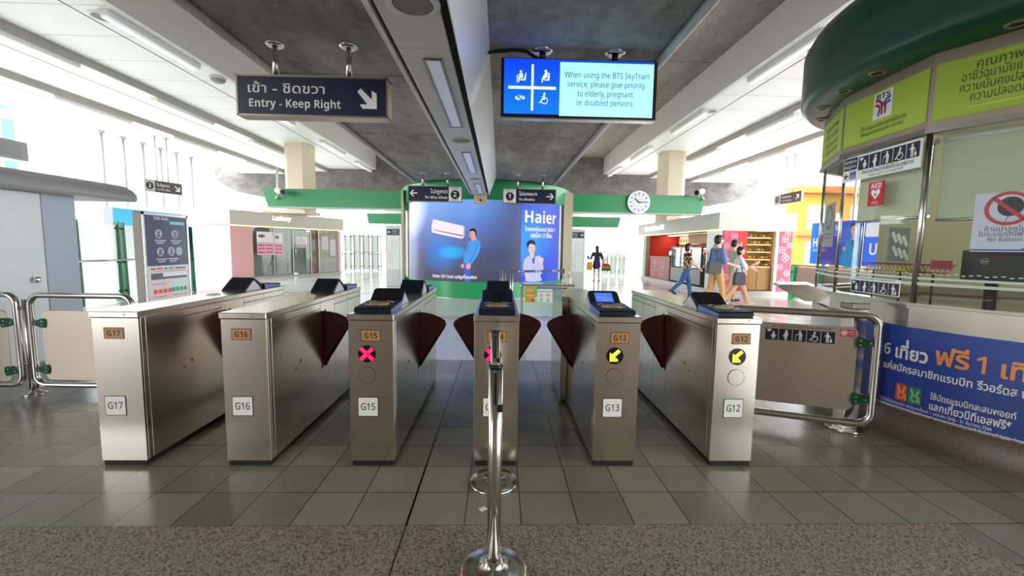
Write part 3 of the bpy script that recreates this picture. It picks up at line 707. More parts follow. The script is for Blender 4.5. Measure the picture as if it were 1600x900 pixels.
m = mat('screen_blue', '#0a55f0', .3); nt = NT(m); z = nt.n('ShaderNodeSeparateXYZ', {0: nt.pos()}).outputs[2]
g = nt.ramp(nt.math('MULTIPLY_ADD', z, 2.0, -5.32), [(0, '#0a78ff'), (1, '#0a3cf0')]); nt.to('Emission Color', g); nt.b.inputs['Emission Strength'].default_value = .95
b = MB(); b.flat(fr, s_rect(P(56, 0)[0], P(612, 0)[0], P(0, 622)[1], P(0, 94)[1])+s_rect(P(612, 0)[0], P(1556, 0)[0], P(0, 116)[1], P(0, 94)[1]), .003); s2 = b.build('screen_panel', m, t)
b = MB(); b.flat(fr, s_rrect(*P(328, 0)[:1], P(350, 0)[0], P(0, 590)[1], P(0, 146)[1], .006)+s_rrect(P(98, 0)[0], P(575, 0)[0], P(0, 384)[1], P(0, 356)[1], .006), .0045)
for kk, x, y, w in (('seat_elder', 160, 330, 130), ('seat_preg', 392, 328, 138), ('eye', 160, 525, 112), ('wheel', 392, 530, 122)):
    a, c = P(x, y); b.flat(fr, mv(pict(kk), a, c, w*k), .0045)
b.build('pictogram', mat('screen_white', '#d8fbff', .3, emit=.95), s2)
b = MB(); a, c = P(178, 440); e, d = P(258, 505); b.flat(fr, s_caps(a, c, e, d, .012), .0055); b.flat(fr, s_ring(*P(218, 470), .018, .026), .0055); b.build('pictogram_stroke', mat('screen_stroke', '#0a5cf4', .3, emit=.9), s2)
b = MB()
for tx, x0, x1, y in (('When using the BTS SkyTrain', 660, 1508, 262), ('service, please give priority', 690, 1474, 350), ('to elderly, pregnant,', 792, 1364, 440), ('or disabled persons.', 786, 1364, 528)):
    a, c = P(x0, y); b.flat(fr, s_text(tx, a, c, .072, (x1-x0)*k), .004)
b.build('lettering', mat('screen_text', '#2b5068', .4), s)
rods(t, (.37, 1.05), 4.13, 3.185, m=mat('rod_dark', '#1c1c1e', .4), r=.03, fl=.095)
b = MB(); b.tube([(-.15, 4.12, 3.235), (-.02, 4.12, 3.25), (.1, 4.12, 3.265), (.22, 4.12, 3.255), (.30, 4.13, 3.21), (.345, 4.13, 3.18)], .016, 10); b.build('cable', mat('cable_black', '#161617', .5), t)
def platform_sign(x0, x1, y, z0, z1, num, th, en, left, lab):
    t = thing('hanging_sign', lab, 'sign', ((x0+x1)/2, y+.06, z0)); w = x1-x0; h = z1-z0
    f = signbox(t, x0, x1, y, y+.12, z0, z1, .012)
    fr = Fr((x0, y, z0)); nx = w*.755 if left else .014
    b = MB(); b.flat(fr, s_rect(nx, nx+w*.235, .014, h-.014), .0015); pl = b.build('number_panel', PIC_W, f)
    cx = nx+w*.118; b = MB(); b.flat(fr, s_circ(cx, h*.47, h*.29), .003); dd = b.build('number_disc', DLET, pl)
    b = MB(); b.flat(fr, s_text(num, cx-.005, h*.34, h*.42, al='c', bold=.03), .0045); b.build('number_lettering', PIC_W, dd)
    b = MB(); b.flat(fr, s_text('ชานชาลา', cx, h*.83, h*.15, al='c')+s_text('Platform', cx, h*.08, h*.13, al='c'), .003); b.build('panel_lettering', DLET, pl)
    b = MB()
    if left: b.flat(fr, s_arrow(.14, h*.53, .19, PI, .22)+s_text(th, w*.73, h*.55, h*.33, w*.32, 'r', .014)+s_text(en, w*.73, h*.2, h*.22, w*.42, 'r', .02), .0025)
    else: b.flat(fr, s_arrow(w-.14, h*.5, .19, 0, .22)+s_text(th, w*.30, h*.55, h*.33, w*.34, 'l', .014)+s_text(en, w*.30, h*.2, h*.22, w*.30, 'l', .02), .0025)
    b.build('lettering', WLET, f)
    return t
t = platform_sign(-2.32, -.975, 10.85, 2.56, 2.945, '2', 'ไปคูคต', 'To Khu Khot', True, 'dark hanging platform sign with numeral 2 and arrow pointing left, before the round screen'); rods(t, (-1.96, -1.34), 10.91, 2.945)
t = platform_sign(.053, 1.385, 10.85, 2.555, 2.915, '1', 'ไปเคหะฯ', 'To Kheha', False, 'dark hanging platform sign with numeral 1 and arrow pointing right, before the round screen'); rods(t, (.42, 1.05), 10.91, 2.915)
# two small signs hung out at the sides
def side_sign(p0, p1, z0, z1, num, th, en, ztop, lab, rev):
    d = Vector((p1[0]-p0[0], p1[1]-p0[1], 0)); w = d.length; fr = Fr((p0[0], p0[1], z0), d)
    t = thing('hanging_sign', lab, 'sign', ((p0[0]+p1[0])/2, (p0[1]+p1[1])/2, z0)); h = z1-z0
    b = MB(); b.box(0, w, 0, .08, 0, h, fr=fr); b.build('case', STEELD, t)
    b = MB(); b.flat(fr, s_rect(w*.27, w, .008, h-.008), .002); f = b.build('sign_face', mat('sign_face_grey_brown', '#4a423f', .4), t)
    b = MB(); b.flat(fr, s_rect(0, w*.26, .008, h-.008), .002); pl = b.build('number_panel', mat('number_panel_grey', '#a9aca6', .4), t)
    b = MB(); b.flat(fr, s_circ(w*.13, h*.5, h*.3), .003); b.build('number_disc', DLET, pl)
    b = MB(); b.flat(fr, s_text(num, w*.13, h*.36, h*.4, al='c', bold=.03), .004); b.build('number_lettering', PIC_W, pl)
    b = MB(); b.flat(fr, s_text(th, w*.31, h*.55, h*.3, w*.34)+s_text(en, w*.31, h*.2, h*.2, w*.36)+s_arrow(w*.87, h*.5, h*.62, -PI/4 if not rev else PI/4, .24), .003); b.build('lettering', WLET, f)
    for a in (.35, .65):
        p = fr.P(w*a, h, -.04); b = MB(); b.cyl(p, (p.x, p.y, ztop), .022, n=10); b.cyl((p.x, p.y, ztop-.03), (p.x, p.y, ztop), .08, n=16); b.build('rod', MUL, t)
side_sign((-13.2, 16.4), (-12.82, 17.74), 3.336, 3.774, '2', 'ไปคูคต', 'To Khu Khot', 5.44, 'small grey hanging sign with numeral 2 before the bright left windows', False)
side_sign((12.05, 18.7), (12.02, 16.95), 3.475, 3.897, '1', 'ไปเคหะฯ', 'To Kheha', 5.44, 'small grey hanging sign with numeral 1 beside the orange building', True)
# ------------------------------------------------------------------ round drum with the curved screens
DC = (-.45, 14.40)
t = thing('round_screen_drum', 'round white drum with curved lit advertising screens and green bands', 'advertising drum', (DC[0], DC[1], 0))
b = MB(); b.lathe([(2.64, 0), (2.64, 3.265)], DC+(0,), 96); b.build('drum_wall', WHITE, t)
b = MB(); b.lathe([(2.72, .02), (2.72, .485)], DC+(0,), 96); b.lathe([(2.72, .485), (2.64, .485)], DC+(0,), 96); b.build('base_band', mat('bright_green_enamel', '#27a866', .3), t)
b = MB(); b.lathe([(2.64, 0), (2.73, 0), (2.73, .03), (2.64, .03)], DC+(0,), 96); b.build('kick_strip', STEEL, t)
b = MB(); b.lathe([(2.64, 2.74), (2.735, 2.74)], DC+(0,), 96); b.lathe([(2.735, 2.74), (2.745, 2.752)], DC+(0,), 96); b.lathe([(2.745, 2.752), (2.745, 3.235)], DC+(0,), 96); b.lathe([(2.745, 3.235), (2.72, 3.262)], DC+(0,), 96); b.lathe([(2.72, 3.262), (2.4, 3.266)], DC+(0,), 96); b.build('canopy_ring', GREEN, t)
Rs = 2.75; cf = Cyl(DC[0], DC[1], Rs, math.radians(-54.2), .49)
def screen_mat(name, base, emit_nodes):
    m = mat(name, base, .35, spec=.2); nt = NT(m); nt.to('Emission Color', emit_nodes(nt)); nt.b.inputs['Emission Strength'].default_value = 1.0; return m
def drumcoords(nt):
    p = nt.n('ShaderNodeTexCoord').outputs['Object']; q = nt.n('ShaderNodeSeparateXYZ', {0: p})
    ph = nt.math('ARCTAN2', q.outputs[0], nt.math('MULTIPLY', q.outputs[1], -1))
    return nt.math('MULTIPLY', nt.math('ADD', ph, math.radians(54.2)), Rs), nt.math('SUBTRACT', q.outputs[2], .49)
def blob(nt, a, b, x, y, rx, ry):
    dx = nt.math('DIVIDE', nt.math('SUBTRACT', a, x), rx); dy = nt.math('DIVIDE', nt.math('SUBTRACT', b, y), ry)
    r = nt.math('SQRT', nt.math('ADD', nt.math('MULTIPLY', dx, dx), nt.math('MULTIPLY', dy, dy)))
    return nt.math('MAXIMUM', nt.math('SUBTRACT', 1, r), 0)
def ad1(nt):
    a, b = drumcoords(nt)
    c = nt.ramp(nt.math('DIVIDE', b, 2.2), [(0, '#4a4a5c'), (.35, '#545c80'), (.7, '#6384cc'), (1, '#74a8f2')])
    c = nt.mix(nt.math('MINIMUM', nt.math('MULTIPLY', nt.math('MAXIMUM', nt.math('SUBTRACT', a, 2.3), 0), .7), .8), c, lin('#43486a'))
    c = nt.mix(nt.math('MINIMUM', nt.math('MULTIPLY', blob(nt, a, b, 0, 1.3, .55, 2.2), 1.0), 1), c, lin('#a9bce6'))
    c = nt.mix(nt.math('MINIMUM', nt.math('MULTIPLY', blob(nt, a, b, 0, 2.15, .95, 1.1), 1.8), 1), c, lin('#eef6ff'))
    c = nt.mix(nt.math('MULTIPLY', blob(nt, a, b, 1.35, .8, .75, .62), .9), c, lin('#1a86ea'))
    c = nt.mix(nt.math('MINIMUM', nt.math('MULTIPLY', blob(nt, a, b, 1.72, .80, .5, .22), 1.3), .9), c, lin('#17b4ff'))
    return c
def ad2(nt):
    a, b = drumcoords(nt)
    c = nt.ramp(nt.math('DIVIDE', b, 2.2), [(0, '#2a3fd8'), (.5, '#2f62ea'), (1, '#2456dd')])
    c = nt.mix(nt.math('MINIMUM', nt.math('MULTIPLY', nt.math('MAXIMUM', nt.math('SUBTRACT', a, 4.3), 0), 1.1), .8), c, lin('#5468dc'))
    return nt.mix(nt.math('MINIMUM', nt.math('MULTIPLY', blob(nt, a, b, 3.9, 1.1, .9, 1.0), 1.3), .9), c, lin('#1596f2'))
b = MB(); b.flat(cf, s_rect(0, 3.645, 0, 2.225, 60), 0); s1 = b.build('screen_panel', screen_mat('curved_screen_a', '#0c0c10', ad1), t)
b = MB(); b.flat(cf, s_rect(3.65, 5.17, 0, 2.225, 26), 0); s2 = b.build('screen_panel', screen_mat('curved_screen_b', '#0c0c10', ad2), t)
def E(name, col, e=1.0): return mat(name, '#101014', .5, emit=e, ecol=col, spec=.1)
def pic(par, name, col, polys, c, e=1.0, fr=None):
    b = MB(); b.flat(fr or cf, polys, c); return b.build(name, E('ad_'+name+col[1:], col, e), par)
pp = lambda pts, n=4: s_poly(spl(pts, n))
ac = pic(s1, 'picture_air_conditioner', '#f6e6f6', s_poly([(1.134, 1.707), (1.641, 1.603), (2.05, 1.515), (2.071, 1.49), (2.065, 1.236), (2.03, 1.19), (1.978, 1.178), (1.554, 1.252), (1.082, 1.336), (1.045, 1.37), (1.032, 1.491), (1.09, 1.69)]), .004)
pic(ac, 'picture_air_slot', '#8a5a80', s_poly([(1.1, 1.411), (1.133, 1.423), (2.032, 1.268), (2.021, 1.235)]), .006)
pic(ac, 'picture_end_shade', '#d9c6ea', s_poly([(2.03, 1.518), (2.071, 1.49), (2.065, 1.236), (2.03, 1.2)]), .006)
mn = pic(s1, 'picture_jumper', '#4d9be8', pp([(2.26, 1.139), (2.167, 1.042), (2.131, .872), (2.072, .74), (2.057, .525), (2.256, .503), (2.382, .641), (2.49, .852), (2.515, 1.047), (2.47, 1.143), (2.391, 1.172)]), .005)
pic(mn, 'picture_sleeve_fold', '#3578c4', s_line([(2.42, 1.06), (2.40, .87), (2.3, .68), (2.2, .52)], .018)+s_line([(2.2, 1.0), (2.19, .85), (2.15, .74)], .012), .007)
pic(mn, 'picture_trousers', '#4468c0', s_poly([(2.052, .525), (2.256, .503), (2.243, .002), (2.065, .002)]), .0045)
sk = pic(mn, 'picture_skin', '#e6a49a', pp([(2.224, 1.38), (2.298, 1.394), (2.366, 1.356), (2.377, 1.266), (2.338, 1.2), (2.273, 1.181), (2.23, 1.217), (2.206, 1.268), (2.219, 1.315)])+s_poly([(2.278, 1.212), (2.372, 1.253), (2.404, 1.157), (2.273, 1.129)])+pp([(1.981, .463), (2.041, .491), (2.063, .425), (2.022, .366), (1.981, .397)])+pp([(2.117, .466), (2.224, .52), (2.256, .442), (2.211, .355), (2.139, .353)]), .008)
pic(sk, 'picture_hair', '#33203a', pp([(2.213, 1.367), (2.224, 1.424), (2.284, 1.456), (2.363, 1.441), (2.403, 1.369), (2.398, 1.292), (2.372, 1.271), (2.361, 1.356), (2.298, 1.389), (2.234, 1.378)]), .010)
pic(sk, 'picture_face_mark', '#8e3350', s_poly([(2.23, 1.262), (2.275, 1.265), (2.265, 1.245), (2.235, 1.248)])+s_caps(2.235, 1.325, 2.26, 1.33, .008)+s_caps(2.3, 1.335, 2.33, 1.33, .008)+s_line([(2.255, 1.32), (2.235, 1.285), (2.25, 1.282)], .006), .011)
pic(s1, 'lettering', '#f4f2f4', s_text('Haier UV Cool', 1.08, .085, .125, .665, bold=.03)+s_text('แอร์คูลที่คุณเลือก', 1.79, .085, .12, .63, bold=.02), .006)
pic(s2, 'lettering', '#ffffff', s_text('Haier', 3.76, 1.655, .46, 1.19, bold=.045)+s_text('ไดเรคอร์แบรนด์ อันดับ 1', 3.76, 1.43, .15, 1.16, bold=.02)+s_text('ของโลก 13 ปีซ้อน', 3.95, 1.25, .17, .82, bold=.02), .006)
jk = pic(s2, 'picture_jacket', '#c2c6ea', pp([(3.916, .736), (3.766, .628), (3.722, .414), (3.743, .279), (3.851, .184), (3.823, .02), (4.352, .015), (4.329, .174), (4.436, .296), (4.41, .517), (4.333, .696), (4.142, .723), (4.09, .6), (3.997, .655)]), .005)
pic(jk, 'picture_sleeve_fold', '#9a9ed2', s_line([(3.85, .2), (4.07, .32), (4.27, .52)], .014)+s_line([(3.98, .15), (4.2, .28), (4.40, .5)], .014)+s_line([(3.98, .72), (4.05, .5), (4.06, .36)], .012), .0075)
pic(jk, 'picture_shirt', '#4a58b4', s_poly([(3.955, .72), (4.09, .72), (4.1, .52), (4.05, .5)]), .0065)
sk = pic(jk, 'picture_skin', '#f0c4be', pp([(3.888, 1.017), (3.965, 1.064), (4.075, 1.039), (4.115, .98), (4.092, .845), (4.026, .777), (3.952, .795), (3.891, .87)])+s_poly([(3.93, .83), (4.073, .817), (4.08, .69), (3.99, .62), (3.945, .7)])+pp([(4.229, .628), (4.25, .737), (4.285, .742), (4.301, .677), (4.406, .668), (4.427, .586), (4.338, .512), (4.242, .546)])+pp([(3.871, .237), (3.967, .155), (3.936, .109), (3.851, .149)]), .009)
pic(sk, 'picture_hair', '#2a2430', pp([(3.843, .976), (3.832, 1.083), (3.891, 1.158), (4.016, 1.172), (4.105, 1.114), (4.108, 1.007), (4.068, 1.047), (3.955, 1.071), (3.894, 1.017), (3.881, .923)]), .011)
pic(sk, 'picture_face_mark', '#8a4a54', s_caps(3.99, .845, 4.06, .852, .014)+s_caps(3.93, .965, 3.98, .968, .012)+s_caps(4.05, .965, 4.09, .968, .012)+s_line([(4.02, .95), (4.035, .90), (4.01, .895)], .007), .012)
for a in (-.02, 5.19):
    b = MB()
    for c0, c1, q0, q1 in ((-.11, .002, a-.02, a+.02),):
        v = [cf.P(q, z, c) for z in (0, 2.225) for q, c in ((q0, c0), (q1, c0), (q1, c1), (q0, c1))]; b.add(v, [(0, 1, 2, 3), (7, 6, 5, 4), (0, 4, 5, 1), (1, 5, 6, 2), (2, 6, 7, 3), (3, 7, 4, 0)])
    b.build('screen_edge', mat('screen_edge_white', '#f4f4f4', .4), t)
t = thing('sensor_box', 'small cream box hanging under the far end of the central soffit', 'box', (-.53, 11.36, 2.60))
b = MB(); b.box(-.70, -.37, 11.26, 11.44, 2.58, 2.80, bev=.01); b.build('case', CREAM, t)
b = MB(); b.cyl((-.53, 11.26, 2.66), (-.53, 11.235, 2.66), .03, n=14); b.build('lens', DLET, t)
# green bulkheads, beige jambs beside the drum
def bulk(nm, pts, y0, y1): b = MB(); b.prism(pts, Fr((0, 0, 0)), -y0, -y1); return struct(b.build(nm, GREEN))
bulk('trim_12', [(-7.17, 3.11), (-2.7, 3.11), (-2.7, 2.575), (-7.03, 2.575)], 13.2, 13.6)
bulk('trim_13', [(1.8, 3.11), (6.3, 3.13), (6.25, 2.575), (1.8, 2.575)], 13.2, 13.6)
bulk('trim_14', [(-6.17, 2.92), (-3.4, 2.92), (-3.4, 2.46), (-6.1, 2.46)], 20, 20.3)
bulk('trim_15', [(2.6, 2.93), (5.64, 2.93), (5.52, 2.46), (2.6, 2.46)], 20, 20.3)
for nm, x0, x1 in (('trim_16', -3.0, -2.93), ('trim_17', 1.93, 2.2)):
    b = MB(); b.box(x0, x1, 13.05, 13.35, 0, 3.12); struct(b.build(nm, mat('beige_jamb', '#cdbfa4', .5)))
b = MB(); b.box(-7.1, -2.9, 13.22, 13.58, 2.54, 2.575); b.box(2.1, 6.25, 13.22, 13.58, 2.54, 2.575); struct(b.build('trim_18', HOUS))
t = thing('wall_clock', 'round white wall clock on the right green bulkhead', 'clock', (4.226, 13.1, 2.54))
fr = Fr((4.226, 13.08, 2.887))
b = MB(); b.cyl((4.226, 13.2, 2.887), (4.226, 13.08, 2.887), .345, n=56); b.build('case', mat('clock_case', '#c9cdd2', .3, .5), t)
b = MB(); b.flat(fr, s_circ(0, 0, .322, 56), .002); fc = b.build('dial', mat('clock_white', '#f6f8fb', .4), t)
for i in range(12):
    a = PI/6*i; b = MB(); b.flat(fr, s_caps(.23*math.cos(a), .23*math.sin(a), .285*math.cos(a), .285*math.sin(a), .022), .004); b.build('hour_mark', DLET, fc)
b = MB(); b.flat(fr, s_caps(.03, -.02, -.13, .1, .035), .007); b.build('hour_hand', DLET, t)
b = MB(); b.flat(fr, s_caps(-.06, 0, .28, -.0, .022), .01); b.build('minute_hand', DLET, t)
def cctv(x, y, z, s, lab):
    t = thing('security_camera', lab, 'camera', (x, y, z-.2))
    d = Vector((s*.75, -.6, -.22)).normalized(); c = Vector((x, y, z)); e = c+d*.36
    b = MB(); b.cyl(c, e, .085, n=18); bd = b.build('housing', mat('camera_white', '#e9e6e2', .4), t)
    b = MB(); b.cyl(e, e+d*.012, .075, n=18); b.build('lens', mat('lens_black', '#1a1416', .15), bd)
    b = MB(); b.tube([(x+s*.05, y+.0, z-.06), (x-s*.05, y+.06, z-.2), (x-s*.12, y+.14, z-.22), (x-s*.16, y+.24, z-.16)], .02, 8); b.build('bracket', HOUS, t)
    b = MB(); b.tube([(x+s*.05, y, z-.07), (x+s*.02, y+.02, z-.3), (x-s*.08, y+.08, z-.28), (x-s*.14, y+.16, z-.2)], .007, 6); b.build('cable', DLET, t)
cctv(-6.62, 12.98, 3.03, 1, 'white security camera on the left green bulkhead near the beige column')
cctv(6.13, 12.98, 3.24, -1, 'white security camera on the end of the right green bulkhead')
# ------------------------------------------------------------------ route map pillars
for x0, x1, y, ar, lab in ((-4.03, -3.5, 15.15, PI, 'tall grey route map pillar left of the round drum'), (2.47, 3.03, 15.2, 0, 'tall grey route map pillar right of the round drum')):
    t = thing('route_map_pillar', lab, 'map pillar', ((x0+x1)/2, y, 0), 0, 'route map pillars beside the drum')
    fr = Fr((x0, y, 0)); w = x1-x0
    b = MB(); b.box(x0, x1, y, y+.2, 0, 2.13, bev=.012); b.build('body', mat('pillar_grey', '#c4c7c6', .35, .3), t)
    b = MB(); b.flat(fr, s_rrect(.05, w-.05, .62, 1.80, .01), .003); mp = b.build('map_panel', mat('map_white', '#eef1ef', .4), t)
    b = MB(); b.flat(fr, s_rect(.05, w-.05, 1.82, 2.03), .003); hd = b.build('header_panel', NAVYS, t)
    b = MB(); b.flat(fr, s_arrow(w-.13 if ar == 0 else .13, 1.925, .11, ar, .25)+s_text('ไปเคหะฯ' if ar == 0 else 'ไปคูคต', .09 if ar == 0 else .22, 1.94, .07, .2)+s_text('To Kheha' if ar == 0 else 'To Khu Khot', .09 if ar == 0 else .22, 1.87, .05, .2), .005); b.build('lettering', WLET, hd)
    b = MB(); b.flat(fr, s_line([(.13, .75), (.13, 1.3), (.22, 1.3)], .008)+s_line([(.22, .7), (.22, 1.62), (.36, 1.62), (.36, 1.2), (.28, 1.2)], .008)+s_line([(.16, .8), (.16, 1.15)], .006)+s_line([(w-.1, 1.3), (w-.1, 1.7)], .006), .005); b.build('route_lines', mat('map_line', '#8e9a98', .5), mp)
# ------------------------------------------------------------------ low notice table, belt posts, bottles
t = thing('notice_table', 'low silver table with notices hung from its front edge, before the drum', 'table', (.88, 8.9, 0))
AL = mat('aluminium', '#d4d6d8', .3, .8)
for x in (.47, 1.40):
    for y in (8.7, 9.1): b = MB(); b.box(x-.016, x+.016, y-.016, y+.016, 0, .66); b.build('leg', AL, t)
b = MB(); b.box(.43, 1.55, 8.66, 9.14, .66, .70, bev=.006); b.build('tabletop', STEEL, t)
b = MB(); b.box(.47, 1.4, 8.69, 8.71, .0, .03); b.build('foot_rail', AL, t)
for nm, x0, x1, z0, z1, m, lab in (('notice', .52, .725, .33, .625, mat('notice_yellow', '#d8a53a', .5), 'yellow notice hanging from the low table front'), ('notice', .775, 1.37, .335, .62, mat('notice_white', '#eef0f2', .5), 'white notice with rows of round prohibition icons on the low table')):
    q = thing(nm, lab, 'notice', ((x0+x1)/2, 8.655, z0)); fr = Fr((x0, 8.655, z0)); w, h = x1-x0, z1-z0
    b = MB(); b.box(x0, x1, 8.653, 8.659, z0, z1+.03); sh = b.build('sheet', m, q)
    b = MB()
    if w < .3:
        b.flat(fr, s_rect(.03, w-.03, .255, .265)+s_rect(.04, w-.04, .225, .232)+s_rect(.02, w-.02, .145, .155)+s_rect(.05, w-.05, .12, .127), .003); b.build('lettering', WLET, sh)
        b = MB(); b.flat(fr, s_poly([(.115, .05), (.19, .06), (.19, .04), (.16, .035), (.15, .01), (.14, .035)]), .003); b.build('hand_symbol', DLET, sh)
    else:
        b.flat(fr, s_rect(.0, w, h-.01, h+.025), .003); hd = b.build('header_strip', NAVYS, sh)
        b = MB(); b.flat(fr, s_text('ข้อห้ามในการใช้บริการ สิ่งของต้องห้ามในระบบ', .03, h-.002, .03, .52), .0045); b.build('header_lettering', WLET, hd)
        b = MB()
        for i in range(4):
            for j in range(2): b.flat(fr, s_ring(.08+.145*i, .045+.1*j, .026, .033), .003)
        b.build('icon_rings', mat('icon_red', '#b4474c', .5), sh)
        b = MB()
        for i in range(4):
            for j in range(2): b.flat(fr, mv(s_poly([(-.5, -.2), (.1, -.5), (.5, .3), (-.2, .5)]), .08+.145*i, .045+.1*j, .026, rot=i+2*j), .003)
        b.flat(fr, s_rect(.02, .3, .215, .225)+s_poly([(.36, .2), (.43, .23), (.45, .21), (.42, .195)])+s_poly([(.5, .195), (.53, .235), (.58, .225), (.585, .195)]), .003); b.build('icon_symbols', DLET, sh)
def post2(x, y, h, lab): return stanchion(x, y, h, lab, .03, .125, False, 0, 'belt posts by the notice table')
post2(.095, 8.95, .985, 'slim white belt post, first of four by the notice table'); post2(.03, 9.35, .985, 'slim white belt post, second of four by the notice table')
post2(.245, 8.72, 1.01, 'slim white belt post at the left end of the blue belt'); post2(1.40, 9.3, 1.0, 'slim belt post at the right end of the blue belt')
t = thing('queue_belt', 'blue queue belt with white lettering stretched before the drum', 'belt', (.82, 9.0, .95))
fr = Fr((.288, 8.742, .93), (1.074, .54, 0)); L = math.hypot(1.074, .54)
b = MB(); b.box(0, L, -.002, .002, 0, .05, fr=fr); q = b.build('webbing', mat('belt_blue', '#20326e', .5), t)
b = MB(); b.flat(fr, sum((s_text('BTS', .1+i*.42, .012, .038, .14, bold=.02) for i in range(3)), []), .004); b.build('lettering', WLET, q)
def bottle(x, y, h, lab):
    t = thing('sanitiser_bottle', lab, 'bottle', (x, y, .70), 0, 'sanitiser bottles on the notice table')
    b = MB(); b.lathe([(0, .7), (.04, .7), (.042, .71), (.042, .7+h*.62), (.02, .7+h*.72), (.012, .7+h*.74), (0, .7+h*.74)], (x, y, 0), 20); b.build('body', mat('bottle_clear', '#e6f0f0', .15, trans=.4), t)
    b = MB(); b.cyl((x, y, .7+h*.74), (x, y, .7+h*.92), .012, n=10); b.box(x-.045, x+.012, y-.008, y+.008, .7+h*.92, .7+h, bev=.003); b.build('pump', WHITE, t)
    b = MB(); b.lathe([(.0425, .73), (.0425, .7+h*.5)], (x, y, 0), 20); b.build('label_band', mat('bottle_label', '#f2dede', .5), t)
bottle(1.46, 8.85, .26, 'clear pump bottle of hand gel at the right end of the table'); bottle(1.36, 8.95, .2, 'smaller pump bottle of hand gel beside the taller one')
# ------------------------------------------------------------------ round ticket office booth on the right
BX, BY = 4.63, 3.40
booth = thing('ticket_booth', 'round ticket office booth with dark green canopy, lime fascia and blue banner', 'ticket booth', (BX, BY, 0))
def BV(th, R=1.63): a = math.radians(th); return (BX+R*math.cos(a), BY+R*math.sin(a))
poly = [BV(192.5+30*i) for i in range(12)]           # counter-clockwise from the front mullion
poly[11] = (3.112, 3.905); poly[10] = (3.455, 4.60)
def polyR(s): return [(BX+(x-BX)*s, BY+(y-BY)*s) for x, y in poly]
TOP = Fr((0, 0, 0), (1, 0, 0), (0, 1, 0))
STONE = granite('brown_plinth_stone', [(.3, '#5a4b3f'), (.55, '#6b5b4d'), (.8, '#78675a')], 120, .4)
b = MB(); b.lathe([(1.51, 0), (1.53, .26), (1.5, .27), (.9, .27)], (BX, BY, 0), 72); b.build('stone_plinth', STONE, booth)
LOWW = mat('booth_lower_panel', '#cfd2d0', .35, .2)
b = MB(); b.lathe([(1.5, .26), (1.555, .26), (1.555, .92), (1.5, .92)], (BX, BY, 0), 96); lw = b.build('lower_wall', LOWW, booth)
b = MB(); b.lathe([(1.60, .0), (1.64, .0), (1.64, .92), (1.6, .92)], (BX, BY, 0), 16, math.radians(112), math.radians(173.5)); b.build('service_panel', LOWW, booth)
bc = Cyl(BX, BY, 1.572, math.radians(260), 0)     # a = 0 at polar angle 170
m = mat('banner_blue', '#2c4a9e', .4); nt = NT(m); nt.to('Base Color', nt.ramp(nt.noise(nt.pos(), 1.1, 2), [(.3, '#1c3684'), (.7, '#2749a4')]))
b = MB(); b.flat(bc, s_rect(.11, 2.3, .265, .90, 40), 0); ban = b.build('advertising_banner', m, booth)
b = MB(); b.flat(bc, s_rect(.11, 2.3, .262, .268, 40)+s_rect(.11, 2.3, .897, .903, 40), .002); b.build('banner_edge', mat('banner_edge_white', '#d8d8e4', .4), ban)
b = MB(); b.flat(bc, s_text('6', .437, .655, .125, .052, bold=.03)+s_text('เที่ยว', .525, .648, .135, .21, bold=.03), .003)
b.flat(bc, s_text('แค่สมัครสมาชิกแรบบิท', .445, .545, .075, .535, bold=.02)+s_text('รีวอร์ดส พอยท์', 1.0, .545, .078, .33, bold=.02), .003)
b.flat(bc, s_text('ใช้บัตรแรบบิทสะสมพอยท์', .773, .398, .06, .415, bold=.015)+s_text('แลกเที่ยวบีทีเอสฟรี*', .772, .322, .075, .40, bold=.02), .003)
b.flat(bc, s_text('*โปรโมชั่นบัตรแรบบิท ขยายเวลาตั้งแต่ 1 มกราคม 2566 - 31 ธันวาคม 2566', .436, .285, .032, .655, bold=.006)+s_text('เมื่อมีการสะสมแต้มเดินทางด้วยแรบบิท พอยท์ และการแลกเที่ยวเดินทางฟรี เป็นไปตามที่ Rabbit กำหนด', .44, .272-.02, .032, .80, bold=.006), .003)
b.build('lettering', WLET, ban)
b = MB(); b.flat(bc, s_text('ฟรี', .775, .66, .17, .18, bold=.025)+s_text('1', .985, .655, .16, None, bold=.011)+s_text('เที่ยว', 1.10, .65, .16, .27, bold=.025), .003); b.build('lettering', mat('banner_orange', '#f09a4c', .45), ban)
for i, (x, c1, c2) in enumerate(((.553, '#e0512f', '#f0a860'), (.64, '#2f8a62', '#8fc89a'))):
    b = MB(); b.flat(bc, s_rrect(x, x+.078, .322, .452, .008), .003); q = b.build('logo_tile', mat('logo_tile_%d' % i, c1, .45), ban)
    b = MB(); b.flat(bc, s_ring(x+.042, .366, .016, .028)+s_caps(x+.03, .39, x+.018, .43, .014)+s_caps(x+.05, .39, x+.062, .43, .014)+s_caps(x+.066, .38, x+.072, .34, .012), .005); b.build('logo_mark', mat('logo_mark_%d' % i, c2, .45), q)
def ring12(name, s0, s1, z0, z1, m):
    A, B = polyR(s0), polyR(s1); b = MB()
    vs = [p for i in range(12) for p in ((*A[i], z0), (*A[i], z1), (*B[i], z0), (*B[i], z1))]; fs = []
    for i in range(12):
        q, r = 4*i, 4*((i+1) % 12)
        fs += [(q, r, r+1, q+1), (q+3, r+3, r+2, q+2), (q+1, r+1, r+3, q+3), (q+2, r+2, r, q)]
    return b.add(vs, fs).build(name, m, booth)
ring12('steel_band', .97, .995, .90, 1.045, STEEL)
ring12('counter_edge', .90, 1.012, 1.045, 1.062, STEEL)
ring12('counter_lip', .95, 1.022, 1.066, 1.085, STEEL2)
ring12('window_head', .965, 1.008, 2.30, 2.335, STEELD)
ring12('fascia', .98, 1.0, 2.335, 2.86, mat('fascia_bronze', '#9b8f78', .45, .35))
